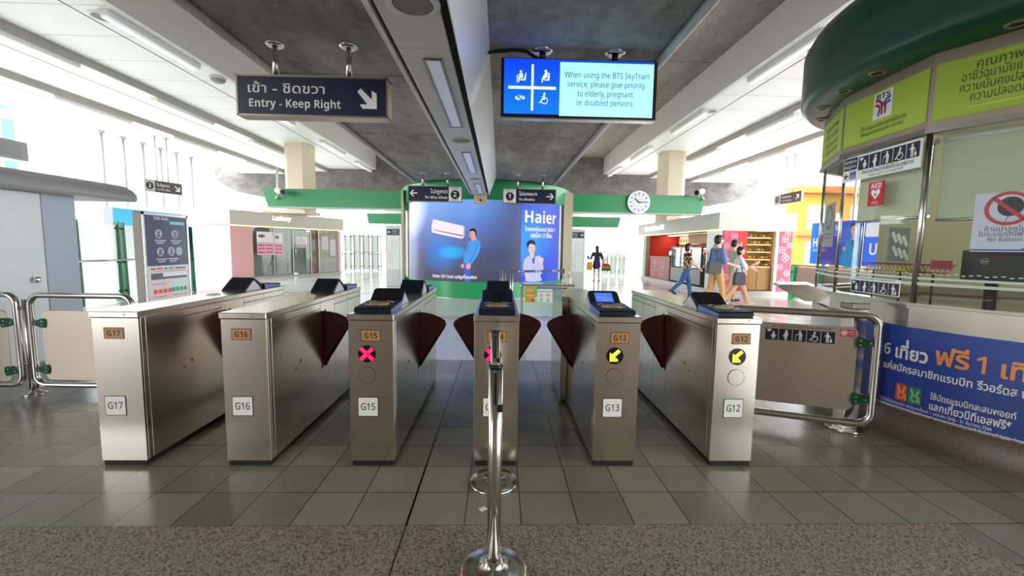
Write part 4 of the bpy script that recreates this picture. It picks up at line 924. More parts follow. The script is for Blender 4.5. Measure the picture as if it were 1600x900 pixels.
b = MB(); b.lathe([(1.45, 2.845), (1.80, 2.845), (1.855, 2.87), (1.875, 2.92), (1.875, 3.36), (1.83, 3.45), (1.4, 3.47), (0, 3.47)], (BX, BY, 0), 96)
m = mat('canopy_green', '#06513a', .3); nt = NT(m); n = nt.noise(nt.pos(), 3, 4); nt.to('Roughness', nt.math('MULTIPLY_ADD', n, .2, .22)); cano = b.build('canopy', m, booth)
b = MB(); b.lathe([(0, 2.80), (1.5, 2.80), (1.5, 2.845)], (BX, BY, 0), 48); b.build('inner_ceiling', WHITE, booth)
for th, r in ((168, 1.70), (181, 1.71), (207, 1.70), (152, 1.70), (137, 1.70), (232, 1.70)):
    a = math.radians(th); x, y = BX+r*math.cos(a), BY+r*math.sin(a)
    b = MB(); b.lathe([(.04, -.002), (.036, -.009), (.054, -.01), (.06, .004)], (x, y, 2.845), 24); q = b.build('downlight', mat('downlight_rim', '#9a9276', .35, .6), booth)
    b = MB(); b.lathe([(0, -.003), (.038, -.003)], (x, y, 2.845), 20); b.build('downlight_lens', DLET, q)
facets = []
for i in range(12):
    o, e = poly[i], poly[(i+1) % 12]; d = Vector((e[0]-o[0], e[1]-o[1], 0)); facets.append((Fr((o[0], o[1], 0), d), d.length))
for i in (9, 10, 11, 0, 1, 2, 3):
    fr, w = facets[i]
    b = MB(); b.box(.012, w-.012, .03, .034, 1.085, 2.29, fr=fr); b.build('window_pane', PANEG, booth)
    x, y = poly[i]
    b = MB(); b.cyl((BX+(x-BX)*.975, BY+(y-BY)*.975, 1.08), (BX+(x-BX)*.975, BY+(y-BY)*.975, 2.3), .014 if i != 0 else .02, n=8); b.build('window_mullion', STEEL2, booth)
    LZ = mat('lime_fascia_sticker', '#a6c23c', .5)
    b = MB(); b.flat(fr, s_rect(.02, w-.015, 2.385, 2.765), .003); st = b.build('fascia_sticker', LZ, booth)
    if i == 11:
        b = MB(); b.flat(fr, s_rect(.345, .535, 2.535, 2.745), .005); lg = b.build('logo_panel', PIC_W, st)
        def q(x, y): return (.345+.19*x, 2.535+.21*y)
        b = MB(); b.flat(fr, s_text('BTS', .372, 2.692, .055, .135, bold=.03), .0065); b.build('logo_lettering', DLET, lg)
        def band(pts): return s_line([q(*p) for p in pts], .02)
        b = MB(); b.flat(fr, band([(.14, .70), (.3, .69), (.42, .58), (.47, .4), (.48, .16)])+band([(.14, .54), (.27, .52), (.34, .42)])+band([(.62, .50), (.66, .36), (.66, .17)]), .0065); b.build('logo_mark', mat('logo_red', '#b02538', .45), lg)
        b = MB(); b.flat(fr, band([(.86, .70), (.7, .66), (.56, .56), (.5, .46)])+band([(.86, .55), (.72, .52), (.63, .42)])+band([(.36, .36), (.33, .26), (.30, .14)]), .0065); b.build('logo_mark', mat('logo_blue', '#3a4f94', .45), lg)
        b = MB(); b.flat(fr, s_text('ได้การรับรองระบบการจัดการ', .215, 2.475, .05, .46)+s_text('Management System Certified', .225, 2.432, .045, .43, slant=.15), .005); b.build('lettering', mat('olive_lettering', '#3b4a1c', .5), st)
    if i == 0:
        b = MB(); b.flat(fr, s_text('คุณภาพ สิ่งแวดล้อม', .22, 2.675, .08, .52)+s_text('อาชีวอนามัยและความปลอดภัย', .155, 2.604, .08, .60)+s_text('ความมั่นคงปลอดภัยของระบบ', .15, 2.535, .08, .60)+s_text('ความปลอดภัยสารสนเทศ', .205, 2.468, .08, .5), .005); b.build('lettering', mat('olive_lettering', '#3b4a1c', .5), st)
        b = MB(); b.flat(fr, s_rect(.165, w-.03, 2.737, 2.742)+s_rect(.2, w-.03, 2.428, 2.433), .005); b.build('sticker_line', mat('lime_line', '#d4e47c', .5), st)
    if i == 10:
        b = MB(); b.flat(fr, sum((s_text(s, .18, z, .07, .44) for s, z in (('คุณภาพ', 2.66), ('สิ่งแวดล้อม', 2.58), ('อาชีวอนามัย', 2.5), ('ปลอดภัย', 2.43))), []), .005); b.build('lettering', mat('olive_lettering', '#3b4a1c', .5), st)
    # frosted strips low on the glass
    if i in (10, 11, 0, 1):
        b = MB(); b.flat(fr, s_rect(.015, w-.015, 1.258, 1.274)+s_rect(.015, w-.015, 1.216, 1.236), -.028)
        for k in range(22): b.flat(fr, s_rect(.03+k*.037, .05+k*.037, 1.292+.004*(k % 3), 1.30+.004*(k % 3)), -.028)
        b.build('frosted_strip', mat('frost_strip', '#c6d2c6', .6), booth)
# steel parcel ledge on the far-left facet
fr, w = facets[10]
b = MB(); b.prism([(-.02, 1.09), (.30, 1.075), (.32, 1.045), (.06, .90), (-.02, .90)], Fr(fr.o, fr.n, (0, 0, 1)), -.02, .42); b.build('parcel_ledge', STEEL, booth)
# inside of the booth
INW = mat('booth_inner_wall', '#c9c5a8', .6)
b = MB(); b.lathe([(1.5, 1.06), (1.5, 2.8)], (BX, BY, 0), 40, math.radians(-70), math.radians(98)); b.build('inner_wall', INW, booth)
b = MB(); b.lathe([(0, .94), (1.49, .94), (1.49, .97)], (BX, BY, 0), 60); b.build('inner_floor', mat('booth_desk', '#8d887a', .5), booth)
b = MB(); b.box(BX-.5, BX+.7, BY+.3, BY+.5, 2.74, 2.795); b.build('booth_fill_panel', mat('booth_fill_panel', '#ffffff', .4, emit=11, ecol='#fbfff6'), booth)  # unseen glowing panel added to brighten the booth inside
BL = mat('roller_blind', '#e8ebdd', .7); nt = NT(BL)
tl = nt.n('ShaderNodeBsdfTranslucent', {0: lin('#e8ebdd')}); ms = nt.n('ShaderNodeMixShader', {0: .55})
nt.t.links.new(nt.b.outputs[0], ms.inputs[1]); nt.t.links.new(tl.outputs[0], ms.inputs[2]); nt.t.links.new(ms.outputs[0], nt.t.nodes['Material Output'].inputs[0])
for i, x0, x1, z0 in ((11, .13, .83, 1.72), (0, .07, .83, 1.69), (1, .03, .83, 1.9)):
    fr, w = facets[i]
    t = thing('roller_blind', {11: 'pale green roller blind inside the booth behind the emergency sign', 0: 'pale green roller blind inside the booth right of the window mullion', 1: 'pale green roller blind inside the booth at the right picture side'}[i], 'blind', tuple(fr.P((x0+x1)/2, z0, -.1)))
    b = MB(); b.box(x0, x1, .095, .099, z0, 2.26, fr=fr); b.build('fabric', BL, t)
    b = MB(); b.cyl(fr.P(x0, z0, -.097), fr.P(x1, z0, -.097), .011, n=10); b.build('bottom_bar', STEEL, t)
    b = MB(); b.cyl(fr.P(x0, 2.255, -.105), fr.P(x1, 2.255, -.105), .02, n=12); b.build('roller', HOUS, t)
# things stuck to the booth windows
def picto_row(par, fr, x0, z0, s, gap, c):
    for i, k in enumerate(('child', 'pregnant', 'elder', 'wheel', 'bag')):
        a = x0+(s+gap)*i; b = MB(); b.flat(fr, s_rect(a, a+s, z0, z0+s*1.0), c); pl = b.build('pictogram_plate', mat('pictogram_navy', '#141a33', .4), par)
        b = MB(); b.flat(fr, mv(pict(k), a+s*.04, z0+s*.02, s*.92), c+.0012); b.build('pictogram', PIC_W, pl)
fr, w = facets[11]
t = thing('priority_sign', 'white sign of five blue pictograms fixed under the lime fascia, arrow at left', 'sign', tuple(fr.P(.48, 2.07, .02)))
b = MB(); b.box(.085, .865, -.024, -.014, 2.068, 2.275, fr=fr); sh = b.build('board', PIC_W, t)
picto_row(sh, fr, .262, 2.148, .112, .007, .026)
b = MB(); b.flat(fr, s_rect(.092, .25, 2.165, 2.268), .026); pl = b.build('header_plate', mat('pictogram_navy', '#141a33', .4), sh)
b = MB(); b.flat(fr, s_text('ช่องพิเศษ', .1, 2.225, .04, .14)+s_text('สำหรับผู้โดยสาร', .1, 2.182, .04, .14), .0275); b.build('lettering', WLET, pl)
b = MB(); b.flat(fr, s_arrow(.128, 2.118, .06, PI, .28)+s_ring(.195, 2.118, .0, .0)+s_text('ติดต่อเจ้าหน้าที่เพื่อใช้ประตูพิเศษ', .31, 2.108, .045, .5)+s_text('Contact staff to use Swing Gate', .38, 2.08, .024, .34), .026); b.build('lettering', DLET, sh)
b = MB(); b.flat(fr, s_rect(.17, .2, 2.088, 2.15)+s_rect(.206, .238, 2.088, 2.15), .026); pl = b.build('gate_symbol', mat('symbol_blue', '#34548c', .4), sh)
b = MB(); b.flat(fr, mv(pict('wheel'), .172, 2.095, .028)+mv(pict('bag'), .208, 2.095, .028), .0275); b.build('pictogram', PIC_W, pl)
t = thing('defibrillator_sign', 'red AED sign with white heart on the booth window', 'sign', tuple(fr.P(.45, 1.83, .0)))
b = MB(); b.box(.375, .533, -.006, .0, 1.832, 2.026, fr=fr); sh = b.build('board', mat('aed_red', '#c41a24', .4), t)
hx, hz = .454, 1.925
heart = [(hx, hz-.042), (hx-.045, hz+.008), (hx-.043, hz+.032), (hx-.024, hz+.042), (hx, hz+.024), (hx+.024, hz+.042), (hx+.043, hz+.032), (hx+.045, hz+.008)]
b = MB(); b.flat(fr, s_text('AED', hx, 1.978, .052, .11, 'c', .03)+s_poly(heart)+s_text('ON SITE', hx, 1.855, .02, .055, 'c')+s_rect(.40, .508, 1.971, 1.973)+s_rect(.415, .493, 1.847, 1.849), .0075); hh = b.build('lettering', WLET, sh)
b = MB(); b.flat(fr, s_poly([(hx+.008, hz+.02), (hx-.014, hz-.004), (hx-.001, hz-.004), (hx-.007, hz-.026), (hx+.014, hz+.002), (hx+.001, hz+.002)]), .009); b.build('bolt_symbol', mat('bolt_dark', '#3a1a1e', .4), sh)
t = thing('priority_sticker', 'strip of five blue pictograms stuck low on the booth window', 'sticker', tuple(fr.P(.48, 1.11, -.02)))
b = MB(); b.flat(fr, s_rect(.228, .742, 1.108, 1.242), -.026); sh = b.build('backing', PIC_W, t)
b = MB(); b.flat(fr, s_text('ให้ความสำคัญ กับบุคคลพิเศษ ก่อน โปรดติดต่อเจ้าหน้าที่', .27, 1.222, .02, .42), -.0245); b.build('lettering', DLET, sh)
picto_row(sh, fr, .236, 1.114, .096, .004, -.0245)
fr, w = facets[10]
t = thing('round_symbol_notice', 'faded grey notice with ring symbol on the far-left booth pane', 'notice', tuple(fr.P(.5, 1.5, -.02)))
b = MB(); b.flat(fr, s_rect(.22, .62, 1.5, 1.93), -.026); sh = b.build('sheet', mat('faded_grey', '#8f968e', .6), t)
b = MB(); b.flat(fr, s_ring(.42, 1.79, .09, .12)+s_rect(.27, .57, 1.62, 1.63)+s_rect(.3, .54, 1.585, 1.592), -.0245); b.build('ring_symbol', mat('faded_ink', '#5b5f58', .6), sh)
fr, w = facets[0]
t = thing('balloon_notice', 'white notice forbidding balloons stuck on the booth window', 'notice', tuple(fr.P(.5, 1.46, -.02)))
b = MB(); b.flat(fr, s_rect(.278, .70, 1.465, 1.85), -.027); sh = b.build('sheet', mat('notice_bluish', '#c3cad6', .5), t)
cx, cz = .432, 1.745
b = MB(); b.flat(fr, s_circ(cx+.008, cz+.012, .058, 28, .062)+s_poly([(cx-.012, cz-.048), (cx+.014, cz-.05), (cx+.004, cz-.035)]), -.0255); b.build('balloon_symbol', mat('balloon_dark', '#2e3236', .5), sh)
b = MB(); b.flat(fr, s_line([(cx+.002, cz-.05), (cx-.006, cz-.075), (cx-.01, cz-.1)], .004), -.0255); b.build('balloon_string', mat('string_red', '#8a3a3a', .5), sh)
b = MB(); b.flat(fr, s_ring(cx, cz, .088, .108)+s_caps(cx-.066, cz+.066, cx+.066, cz-.066, .022), -.0242); b.build('ban_ring', mat('ban_red', '#b8323e', .45), sh)
b = MB(); b.flat(fr, s_text('ห้ามนำลูกโป่งเข้ามา', cx+.05, 1.60, .045, .29, 'c')+s_text('ในระบบรถไฟฟ้าบีทีเอส', cx+.05, 1.567, .045, .34, 'c')+s_text('No Balloon', cx, 1.534, .036, .15, 'c')+mv(pict('bag'), .62, 1.495, .05), -.0255); b.build('lettering', mat('notice_ink', '#44505c', .5), sh)
b = MB(); b.flat(fr, s_rect(.278, .70, 1.472, 1.482)+s_poly([(.5, 1.48), (.52, 1.494), (.70, 1.492), (.70, 1.48)]), -.0255); b.build('notice_stripe', mat('stripe_blue', '#41569a', .5), sh)
# things on the counter inside
def inside(a, dz, dep): p = facets[0][0].P(a, dz, -dep); return p
t = thing('computer_monitor', 'black computer monitor seen from behind with round badge, inside the booth', 'monitor', tuple(facets[0][0].P(.34, .97, -.22)))
fr0 = facets[0][0]
b = MB(); b.box(.20, .50, .20, .235, 1.25, 1.475, bev=.006, fr=fr0); q = b.build('housing', mat('monitor_black', '#16171a', .4), t)
b = MB(); b.flat(fr0, s_ring(.315, 1.40, .017, .021)+s_rect(.302, .328, 1.396, 1.404), -.199); b.build('badge', CHROME, q)
b = MB(); b.box(.32, .38, .235, .27, .98, 1.33, fr=fr0); b.build('stand', BLACK, t)
b = MB(); b.box(.25, .45, .17, .34, .97, .985, bev=.004, fr=fr0); b.build('foot', BLACK, t)
t = thing('instruction_plaque', 'small red plaque with text lines inside the booth window', 'plaque', tuple(fr0.P(.15, 1.33, -.05)))
b = MB(); b.flat(fr0, s_rrect(.08, .195, 1.335, 1.40, .006), -.055); q = b.build('plate', mat('plaque_red', '#a3303a', .5), t)
b = MB(); b.flat(fr0, sum((s_rect(.088, .187, z, z+.004) for z in (1.385, 1.368, 1.352)), []), -.0535); b.build('lettering', mat('plaque_ink', '#5a1820', .5), q)
fr1 = facets[11][0]
t = thing('wire_basket', 'red wire basket on the counter inside the booth, holding papers', 'basket', tuple(fr1.P(.45, 1.3, -.2)))
b = MB()
for z, g in ((1.36, 0), (1.30, .03)):
    b.tube([fr1.P(a, z, -d) for a, d in ((.16+g, .14+g), (.80-g, .14+g), (.80-g, .36-g), (.16+g, .36-g))], .004, 6, True)
for i in range(16):
    a = .18+i*.040; b.tube([fr1.P(a, 1.36, -.14), fr1.P(a, 1.30, -.17), fr1.P(a, 1.30, -.33), fr1.P(a, 1.36, -.36)], .0025, 5)
b.build('wire_frame', mat('wire_red', '#8a3a34', .45), t)
b = MB()
for a in (.2, .48, .77): b.cyl(fr1.P(a, .97, -.23), fr1.P(a, 1.30, -.23), .008, n=8)
b.build('rack_support', mat('rack_dark', '#3a3634', .5), t)
for x0, x1, c, lab in ((.2, .36, '#e9e4d8', 'white folded papers lying at the left of the wire basket'), (.38, .62, '#b9b24a', 'yellow green booklet lying in the wire basket')):
    o = MB(); o.box(x0, x1, .16, .30, 1.305, 1.335, bev=.003, fr=fr1); tag(o.build('booklet', mat('booklet_'+c[1:], c, .6)), lab, 'booklet')
t = thing('office_chair', 'blue plastic chair back showing behind the monitor in the booth', 'chair', (3.72, 2.86, .97))
def cl(a, z, d): return fr0.P(a, z, -d)
b = MB(); b.prism(spl([(.5, 1.32), (.52, 1.47), (.6, 1.53), (.68, 1.49), (.66, 1.32)], 4), fr0, -.52, -.56); b.build('backrest', mat('chair_blue', '#1f58b4', .4), t)
b = MB(); b.box(.44, .66, .36, .56, 1.29, 1.32, bev=.008, fr=fr0); b.build('seat', mat('chair_blue', '#1f58b4', .4), t)
b = MB(); b.cyl(cl(.5, .97, .4), cl(.53, 1.3, .42), .012, n=8); b.build('leg', STEEL, t)
b = MB(); b.cyl(cl(.63, .97, .5), cl(.62, 1.3, .5), .012, n=8); b.build('leg', STEEL, t)
t = thing('display_board', 'dark framed board with slanted white strips seen through the booth glass', 'board', (4.9, 4.6, 1.4))
b = MB(); b.box(4.2, 4.42, 4.5, 4.52, 1.36, 1.72); q = b.build('frame', mat('board_grey', '#8a9698', .5), t)
fr = Fr((4.2, 4.5, 1.36)); b = MB()
for i in range(3):
    for j in range(2): b.flat(fr, mv(s_rect(-.018, .018, -.06, .06), .05+.06*i+.02*j, .26-.15*j-.02*i, 1, rot=.45), .003)
b.build('paper_strip', mat('strip_white', '#f0fbf6', .4), q)
# ------------------------------------------------------------------ left: grey cabinet with rolled awning
CABW = mat('cabinet_white', '#d6dcdc', .35); CABB = mat('cabinet_blue_grey', '#a9b3bd', .3)
t = thing('station_cabinet', 'tall pale grey cabinet with round door knob under a rolled grey awning', 'cabinet', (-5.9, 4.2, 0))
b = MB(); b.box(-6.5, -5.42, 2.9, 5.61, 0, 2.0); b.build('body', CABB, t)
b = MB(); b.box(-5.42, -5.395, 3.9, 5.205, .03, 1.99, bev=.004); d = b.build('door', CABW, t)
b = MB(); b.cyl((-5.395, 5.06, .99), (-5.37, 5.06, .99), .012, n=10); b.ell((-5.352, 5.06, .99), (.03, .04, .04)); b.build('knob', CHROME, d)
b = MB(); b.box(-5.42, -5.395, 5.215, 5.61, .0, 2.0, bev=.004); b.build('side_panel', CABB, t)
b = MB(); prof = [(-6.5, 2.0), (-5.13, 2.0), (-5.10, 2.03), (-5.11, 2.09), (-5.16, 2.15), (-5.24, 2.20), (-5.34, 2.225), (-5.5, 2.235), (-6.5, 2.235)]
b.prism(prof, Fr((0, 0, 0)), -2.9, -6.2, smooth=True); b.build('awning', mat('awning_grey', '#a3a0a2', .45), t)
# ------------------------------------------------------------------ green glass fences
FP = mat('fence_opal', '#f2f6f2', .4); nt = NT(FP)
tl = nt.n('ShaderNodeBsdfTranslucent', {0: lin('#f2f6f2')}); ms = nt.n('ShaderNodeMixShader', {0: .45})
nt.t.links.new(nt.b.outputs[0], ms.inputs[1]); nt.t.links.new(tl.outputs[0], ms.inputs[2]); nt.t.links.new(ms.outputs[0], nt.t.nodes['Material Output'].inputs[0])
def fence(lab, p0, p1, n, z1, rails, opal, post_m, high=True, railm=STEEL2):
    d = Vector((p1[0]-p0[0], p1[1]-p0[1], 0)); Lt = d.length; fr = Fr((p0[0], p0[1], 0), d); w = Lt/n
    t = thing('glass_fence', lab, 'fence', ((p0[0]+p1[0])/2, (p0[1]+p1[1])/2, 0))
    for i in range(n):
        b = MB(); b.box(i*w+.07, (i+1)*w-.07, .0, .02, .06, z1-.03, fr=fr); b.build('panel', opal, t)
    for i in range(n+1):
        b = MB()
        for s in (-.075, .075): b.prism([(-.08, .0), (.12, .0), (.11, z1-.1), (.05, z1+.04), (-.05, z1+.03)], Fr(fr.P(i*w+s, 0, .01), -fr.n, (0, 0, 1)), -.012, .012)
        q = b.build('post', post_m, t)
        b = MB()
        for z in ((.25, .95, z1-.12) if high else (.25, z1-.2)): b.box(i*w-.12, i*w+.12, -.02, .03, z-.02, z+.02, fr=fr)
        b.build('clamp', post_m, q)
    for z in rails:
        b = MB(); b.cyl(fr.P(0, z, .07), fr.P(Lt, z, .07), .025, n=10); b.build('handrail', railm, t)
fence('tall green finned glass fence along the left platform edge behind the poster', (-9.25, 9.5), (-9.25, 12.95), 3, 1.88, (1.0,), FP, GFIN)
fence('low green glass fence on the right between the bakery and the booth', (8.98, 12.7), (8.98, 8.2), 4, 1.03, (1.05,), mat('fence_pinkish', '#d5c3bd', .4), mat('fin_light_green', '#3fae74', .4), False)
fence('far green glass fence beside the pink shop at the left', (-8.8, 24.2), (-6.9, 24.6), 4, 2.05, (1.05,), FP, GFIN)
fence('far low green glass fence beside the white wall behind the walking woman', (5.6, 23.4), (6.8, 22.8), 3, 1.12, (1.14,), FP, mat('fin_light_green', '#3fae74', .4), False)
# billboards beyond the fences
def billboard(lab, fr, w, h, base, z0, elems):
    t = thing('lit_billboard', lab, 'billboard', tuple(fr.P(w/2, 0, 0)))
    b = MB(); b.box(0, w, .003, .12, 0, h, fr=fr); b.build('case', WHITE, t)
    b = MB(); b.flat(fr, s_rect(0, w, 0, h), 0); s = b.build('screen_panel', base, t)
    for i, x in enumerate((w*.2, w*.8)):
        b = MB(); b.cyl(fr.P(x, 0, -.06), fr.P(x, -fr.o.z, -.06), .04, n=10); b.build('leg', STEELD, t)
    for nm, col, sh, c in elems: pic(s, nm, col, sh, c, .9, fr)
man = [('picture_jacket', '#3aa0ea', pp([(1.2, 0), (1.22, .4), (1.32, .62), (1.48, .72), (1.66, .7), (1.76, .55), (1.8, .3), (1.78, 0)]), .003), ('picture_skin', '#e9b9a6', s_circ(1.54, .95, .105, 20, .15)+s_rect(1.49, 1.59, .68, .85)+s_circ(1.27, .45, .06), .005),  # man is a reflection in the booth glass, painted onto the billboard
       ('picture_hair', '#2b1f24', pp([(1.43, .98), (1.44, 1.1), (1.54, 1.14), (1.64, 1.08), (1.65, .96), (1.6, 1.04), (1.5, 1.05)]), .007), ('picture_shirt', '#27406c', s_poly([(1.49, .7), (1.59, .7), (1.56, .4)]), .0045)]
m = mat('billboard_blue', '#0b2a90', .35); nt = NT(m); yy = nt.n('ShaderNodeSeparateXYZ', {0: nt.pos()}).outputs[1]
nt.to('Emission Color', nt.ramp(nt.math('DIVIDE', nt.math('SUBTRACT', yy, 10.0), 2.6), [(0, '#1a66e0'), (.55, '#1450d8'), (.8, '#0a62ee'), (1, '#0a8cff')])); nt.b.inputs['Emission Strength'].default_value = 1
billboard('blue lit billboard beyond the right fence with white lettering and painted reflection of man in blue suit', Fr((9.3, 12.55, 1.1), (0, -1, 0)), 2.5, 1.2, m, 1.1,
          [('lettering', '#ffffff', s_text('Haier', .1, .5, .36, .75, bold=.04)+s_text('Inspired Living', .1, .38, .1, .5), .003)]+man+[('picture_air_conditioner', '#f0f0f6', s_rrect(1.9, 2.45, .75, 1.1, .05), .003), ('lettering', '#f4f4f4', s_text('U', 2.05, .3, .4, .22, bold=.05), .003)])  # air conditioner and letter U belong to the same painted reflection
b2 = mat('billboard_cyan', '#0b3a70', .35, emit=1, ecol='#12b4f6')
billboard('blue lit billboard beyond the left fence behind the poster stand', Fr((-9.8, 10.9, 1.1), (0, 1, 0)), 2.6, 1.2, b2, 1.1, [('picture_white_area', '#e8f2fc', s_rect(0, .24, 0, 1.2), .003), ('picture_blue_area', '#3b50ee', s_rect(.85, 2.58, .02, 1.18), .003)])
# ------------------------------------------------------------------ poster stand
t = thing('poster_stand', 'brown framed poster stand with large poster in wrinkled film behind gate G17', 'poster stand', (-7.28, 9.43, 0))
WOOD = mat('taupe_frame', '#6a6058', .5)
b = MB(); b.box(-7.38, -7.2, 8.81, 10.07, 0, 2.06, bev=.006); b.build('body', WOOD, t)
fr = Fr((-7.195, 8.81, 0), (0, 1, 0)); w = 1.26
b = MB()
for a in ((0, .05, .08, 2.05), (w-.05, w, .08, 2.05), (0, w, 2.0, 2.05), (0, w, .08, .14)): b.box(a[0], a[1], -.012, 0, a[2], a[3], fr=fr)
b.build('silver_frame', AL, t)
b = MB(); b.flat(fr, s_rect(.05, w-.05, .95, 2.0), .003); up = b.build('poster_upper', mat('poster_dark_blue', '#3a4360', .25), t)
b = MB(); b.flat(fr, s_rect(.05, w-.05, .14, .95), .003); lo = b.build('poster_lower', mat('poster_pale_pink', '#e6d3d6', .3), t)
b = MB()
for x, z in ((.4, 1.62), (.85, 1.62), (.42, 1.24), (.72, 1.25), (.95, 1.25)): b.flat(fr, s_circ(x, z, .095), .005)
b.build('picture_portrait', mat('poster_portrait', '#aab6c4', .4), up)
b = MB()
for x, z in ((.4, 1.62), (.85, 1.62), (.42, 1.24), (.72, 1.25)): b.flat(fr, s_circ(x, z+.025, .04)+s_poly([(x-.06, z-.07), (x+.06, z-.07), (x+.04, z-.015), (x-.04, z-.015)]), .006)
b.build('picture_head', mat('poster_head', '#5c5a68', .4), up)
b = MB(); b.flat(fr, s_text('ยืนยัน ยืนยัน', .3, 1.915, .09, .38, bold=.02), .005)
for x, z in ((.28, 1.47), (.72, 1.47), (.3, 1.08), (.62, 1.08)): b.flat(fr, s_rect(x, x+.3, z, z+.018)+s_rect(x+.03, x+.26, z-.035, z-.024)+s_rect(x+.05, x+.22, z-.06, z-.05), .005)
b.build('lettering', mat('poster_lettering', '#d9dce6', .4), up)
b = MB(); b.flat(fr, s_rect(.72, 1.14, 1.83, 1.90), .005); b.build('cyan_tag', mat('poster_cyan', '#8fd0e6', .4), up)
b = MB(); b.flat(fr, s_rect(.14, 1.14, .66, .79), .005); q = b.build('table_header', mat('poster_slate', '#515a66', .4), lo)
b = MB(); b.flat(fr, s_rect(.45, 1.14, .71, .79), .006); b.build('table_row', mat('poster_row', '#e9edf0', .4), q)
b = MB()
for i in range(4): b.flat(fr, s_rect(.18+.13*i, .28+.13*i, .36, .45), .005)
b.flat(fr, s_rect(.3, .46, .87, .905), .005); b.build('red_box', mat('poster_red', '#e2573f', .4), lo)
b = MB()
for i in range(4): b.flat(fr, s_rect(.68+.115*i, .77+.115*i, .37, .46), .005)
b.flat(fr, s_rect(.62, .74, .87, .905), .005); b.build('green_box', mat('poster_green', '#2f9e7e', .4), lo)
b = MB(); b.flat(fr, s_rect(.62, 1.14, .35, .63), .004); b.build('mint_field', mat('poster_mint', '#cfe8e0', .4), lo)
b = MB(); b.flat(fr, s_rect(.14, .26, .87, .9)+s_rect(.5, .58, .87, .9)+s_rect(.8, 1.1, .87, .9)+s_rect(.2, 1.1, .83, .838)+s_rect(.16, .5, .56, .57)+s_rect(.16, .56, .29, .3)+s_rect(.7, 1.12, .29, .3), .0055); b.build('lettering', mat('poster_ink', '#5a4a58', .4), lo)
# ------------------------------------------------------------------ left: pink beauty shop
PINK = mat('shop_pink', '#dfa9a9', .5); KC = mat('shop_canopy', '#cfccc0', .5)
GLOW = mat('canopy_glow', '#fff6b8', .4, emit=1.1, ecol='#fff3a0')
P0 = Vector((-10.6, 17.1, 0)); P1 = Vector((-8.2, 21.9, 0))
kf = Fr(P0, P1-P0)
shop = thing('beauty_shop', 'pink corner shop with grey glass front and posters under a pale canopy', 'shop', (-10.2, 20, 0))
def kpoly(pts): return [kf.P(a, 0, c) for a, c in pts]
def kprism(name, pts, z0, z1, m, par=shop):
    b = MB(); b.prism([(p.x, p.y) for p in kpoly(pts)], TOP, z0, z1); return b.build(name, m, par)
XL = (Vector((-11.95, 17.1, 0))-P0)
la = (XL.dot(kf.u), XL.dot(kf.n))
kprism('canopy', [(-.03, .06), (5.66, .06), (5.66, -2.4), (la[0]-1.6, la[1]-2.0), (la[0]-.05, la[1]+.05)], 2.18, 2.76, KC)
kprism('canopy_light', [(0, .045), (5.62, .045), (5.62, .0), (.02, .0)], 2.145, 2.18, GLOW)
kprism('step', [(0, .05), (5.5, .05), (5.5, -2.2), (la[0], la[1])], 0, .07, mat('shop_step', '#b4b3ae', .5))
b = MB(); b.box(-11.95, -10.6, 17.1, 17.2, .05, 2.18); b.build('side_wall', PINK, shop)
kprism('front_wall', [(0, 0), (.9, 0), (.9, -.12), (0, -.12)], .07, 2.18, PINK)
kprism('front_wall', [(5.33, 0), (5.5, 0), (5.5, -2.2), (5.33, -2.2)], .07, 2.18, PINK)
b = MB(); b.prism([(.86, 1.7), (.9, 1.98), (1.02, 2.1), (1.2, 2.13), (5.35, 2.13), (5.35, 2.19), (.86, 2.19)], kf, -.1, .012); b.build('front_header', KC, shop)
GR = mat('shop_grey_panel', '#8f9399', .45)
kprism('inner_wall', [(.9, -.3), (5.33, -.3), (5.33, -.36), (.9, -.36)], .07, 2.18, GR)
for x0, x1 in ((.98, 1.8), (1.92, 2.7), (2.9, 3.66)):
    for z0, z1 in ((.18, .62), (.72, 1.12), (1.25, 1.98)):
        b = MB()
        for a in ((x0, x1, z0, z0+.025), (x0, x1, z1-.025, z1), (x0, x0+.025, z0, z1), (x1-.025, x1, z0, z1)): b.box(a[0], a[1], .27, .3, a[2], a[3], fr=kf)
        b.build('panel_moulding', GR, shop)
for x0, x1 in ((.92, 1.84), (1.86, 2.77)):
    b = MB(); b.box(x0, x1, .05, .06, .09, 2.12, fr=kf); b.build('window_pane', PANE, shop)
b = MB(); b.box(2.8, 3.72, .05, .06, .1, 2.1, fr=kf); d = b.build('door', PANE, shop)
b = MB(); b.cyl(kf.P(2.9, .85, -.01), kf.P(2.9, 1.45, -.01), .016, n=10); b.build('door_handle', STEEL2, d)
b = MB(); b.box(2.8, 3.0, .04, .065, .08, .13, fr=kf); b.box(3.5, 3.72, .04, .065, 2.04, 2.1, fr=kf); b.build('door_hinge', STEEL2, d)
b = MB(); b.box(3.75, 4.16, .05, .06, .09, 2.12, fr=kf); b.build('window_pane', PANE, shop)
b = MB(); b.box(4.2, 5.3, .04, .055, .09, 2.1, fr=kf); dw = b.build('display_window', thin_glass('frosted_display', '#d8e4dc', 1, .35), shop)
b = MB(); b.flat(kf, s_rect(4.35, 4.75, 1.2, 1.85)+s_rect(4.85, 5.2, .9, 1.7), -.03); b.build('window_sticker', mat('window_sticker_grey', '#c9c6c8', .5), dw)
b = MB()
for x in (1.85, 2.785, 3.735, 4.18, 5.31): b.box(x-.02, x+.02, .03, .08, .07, 2.14, fr=kf)
b.build('window_frame', STEELD, shop)
b = MB(); b.flat(kf, s_text('Lashury', 1.76, 2.46, .26, .9, bold=.03, slant=.2), .065); b.build('lettering', mat('sign_glow_white', '#ffffff', .4, emit=1.5), shop)
PK = mat('poster_pink', '#f0b4c4', .5); PKW = mat('poster_paper', '#f2f0f0', .5)
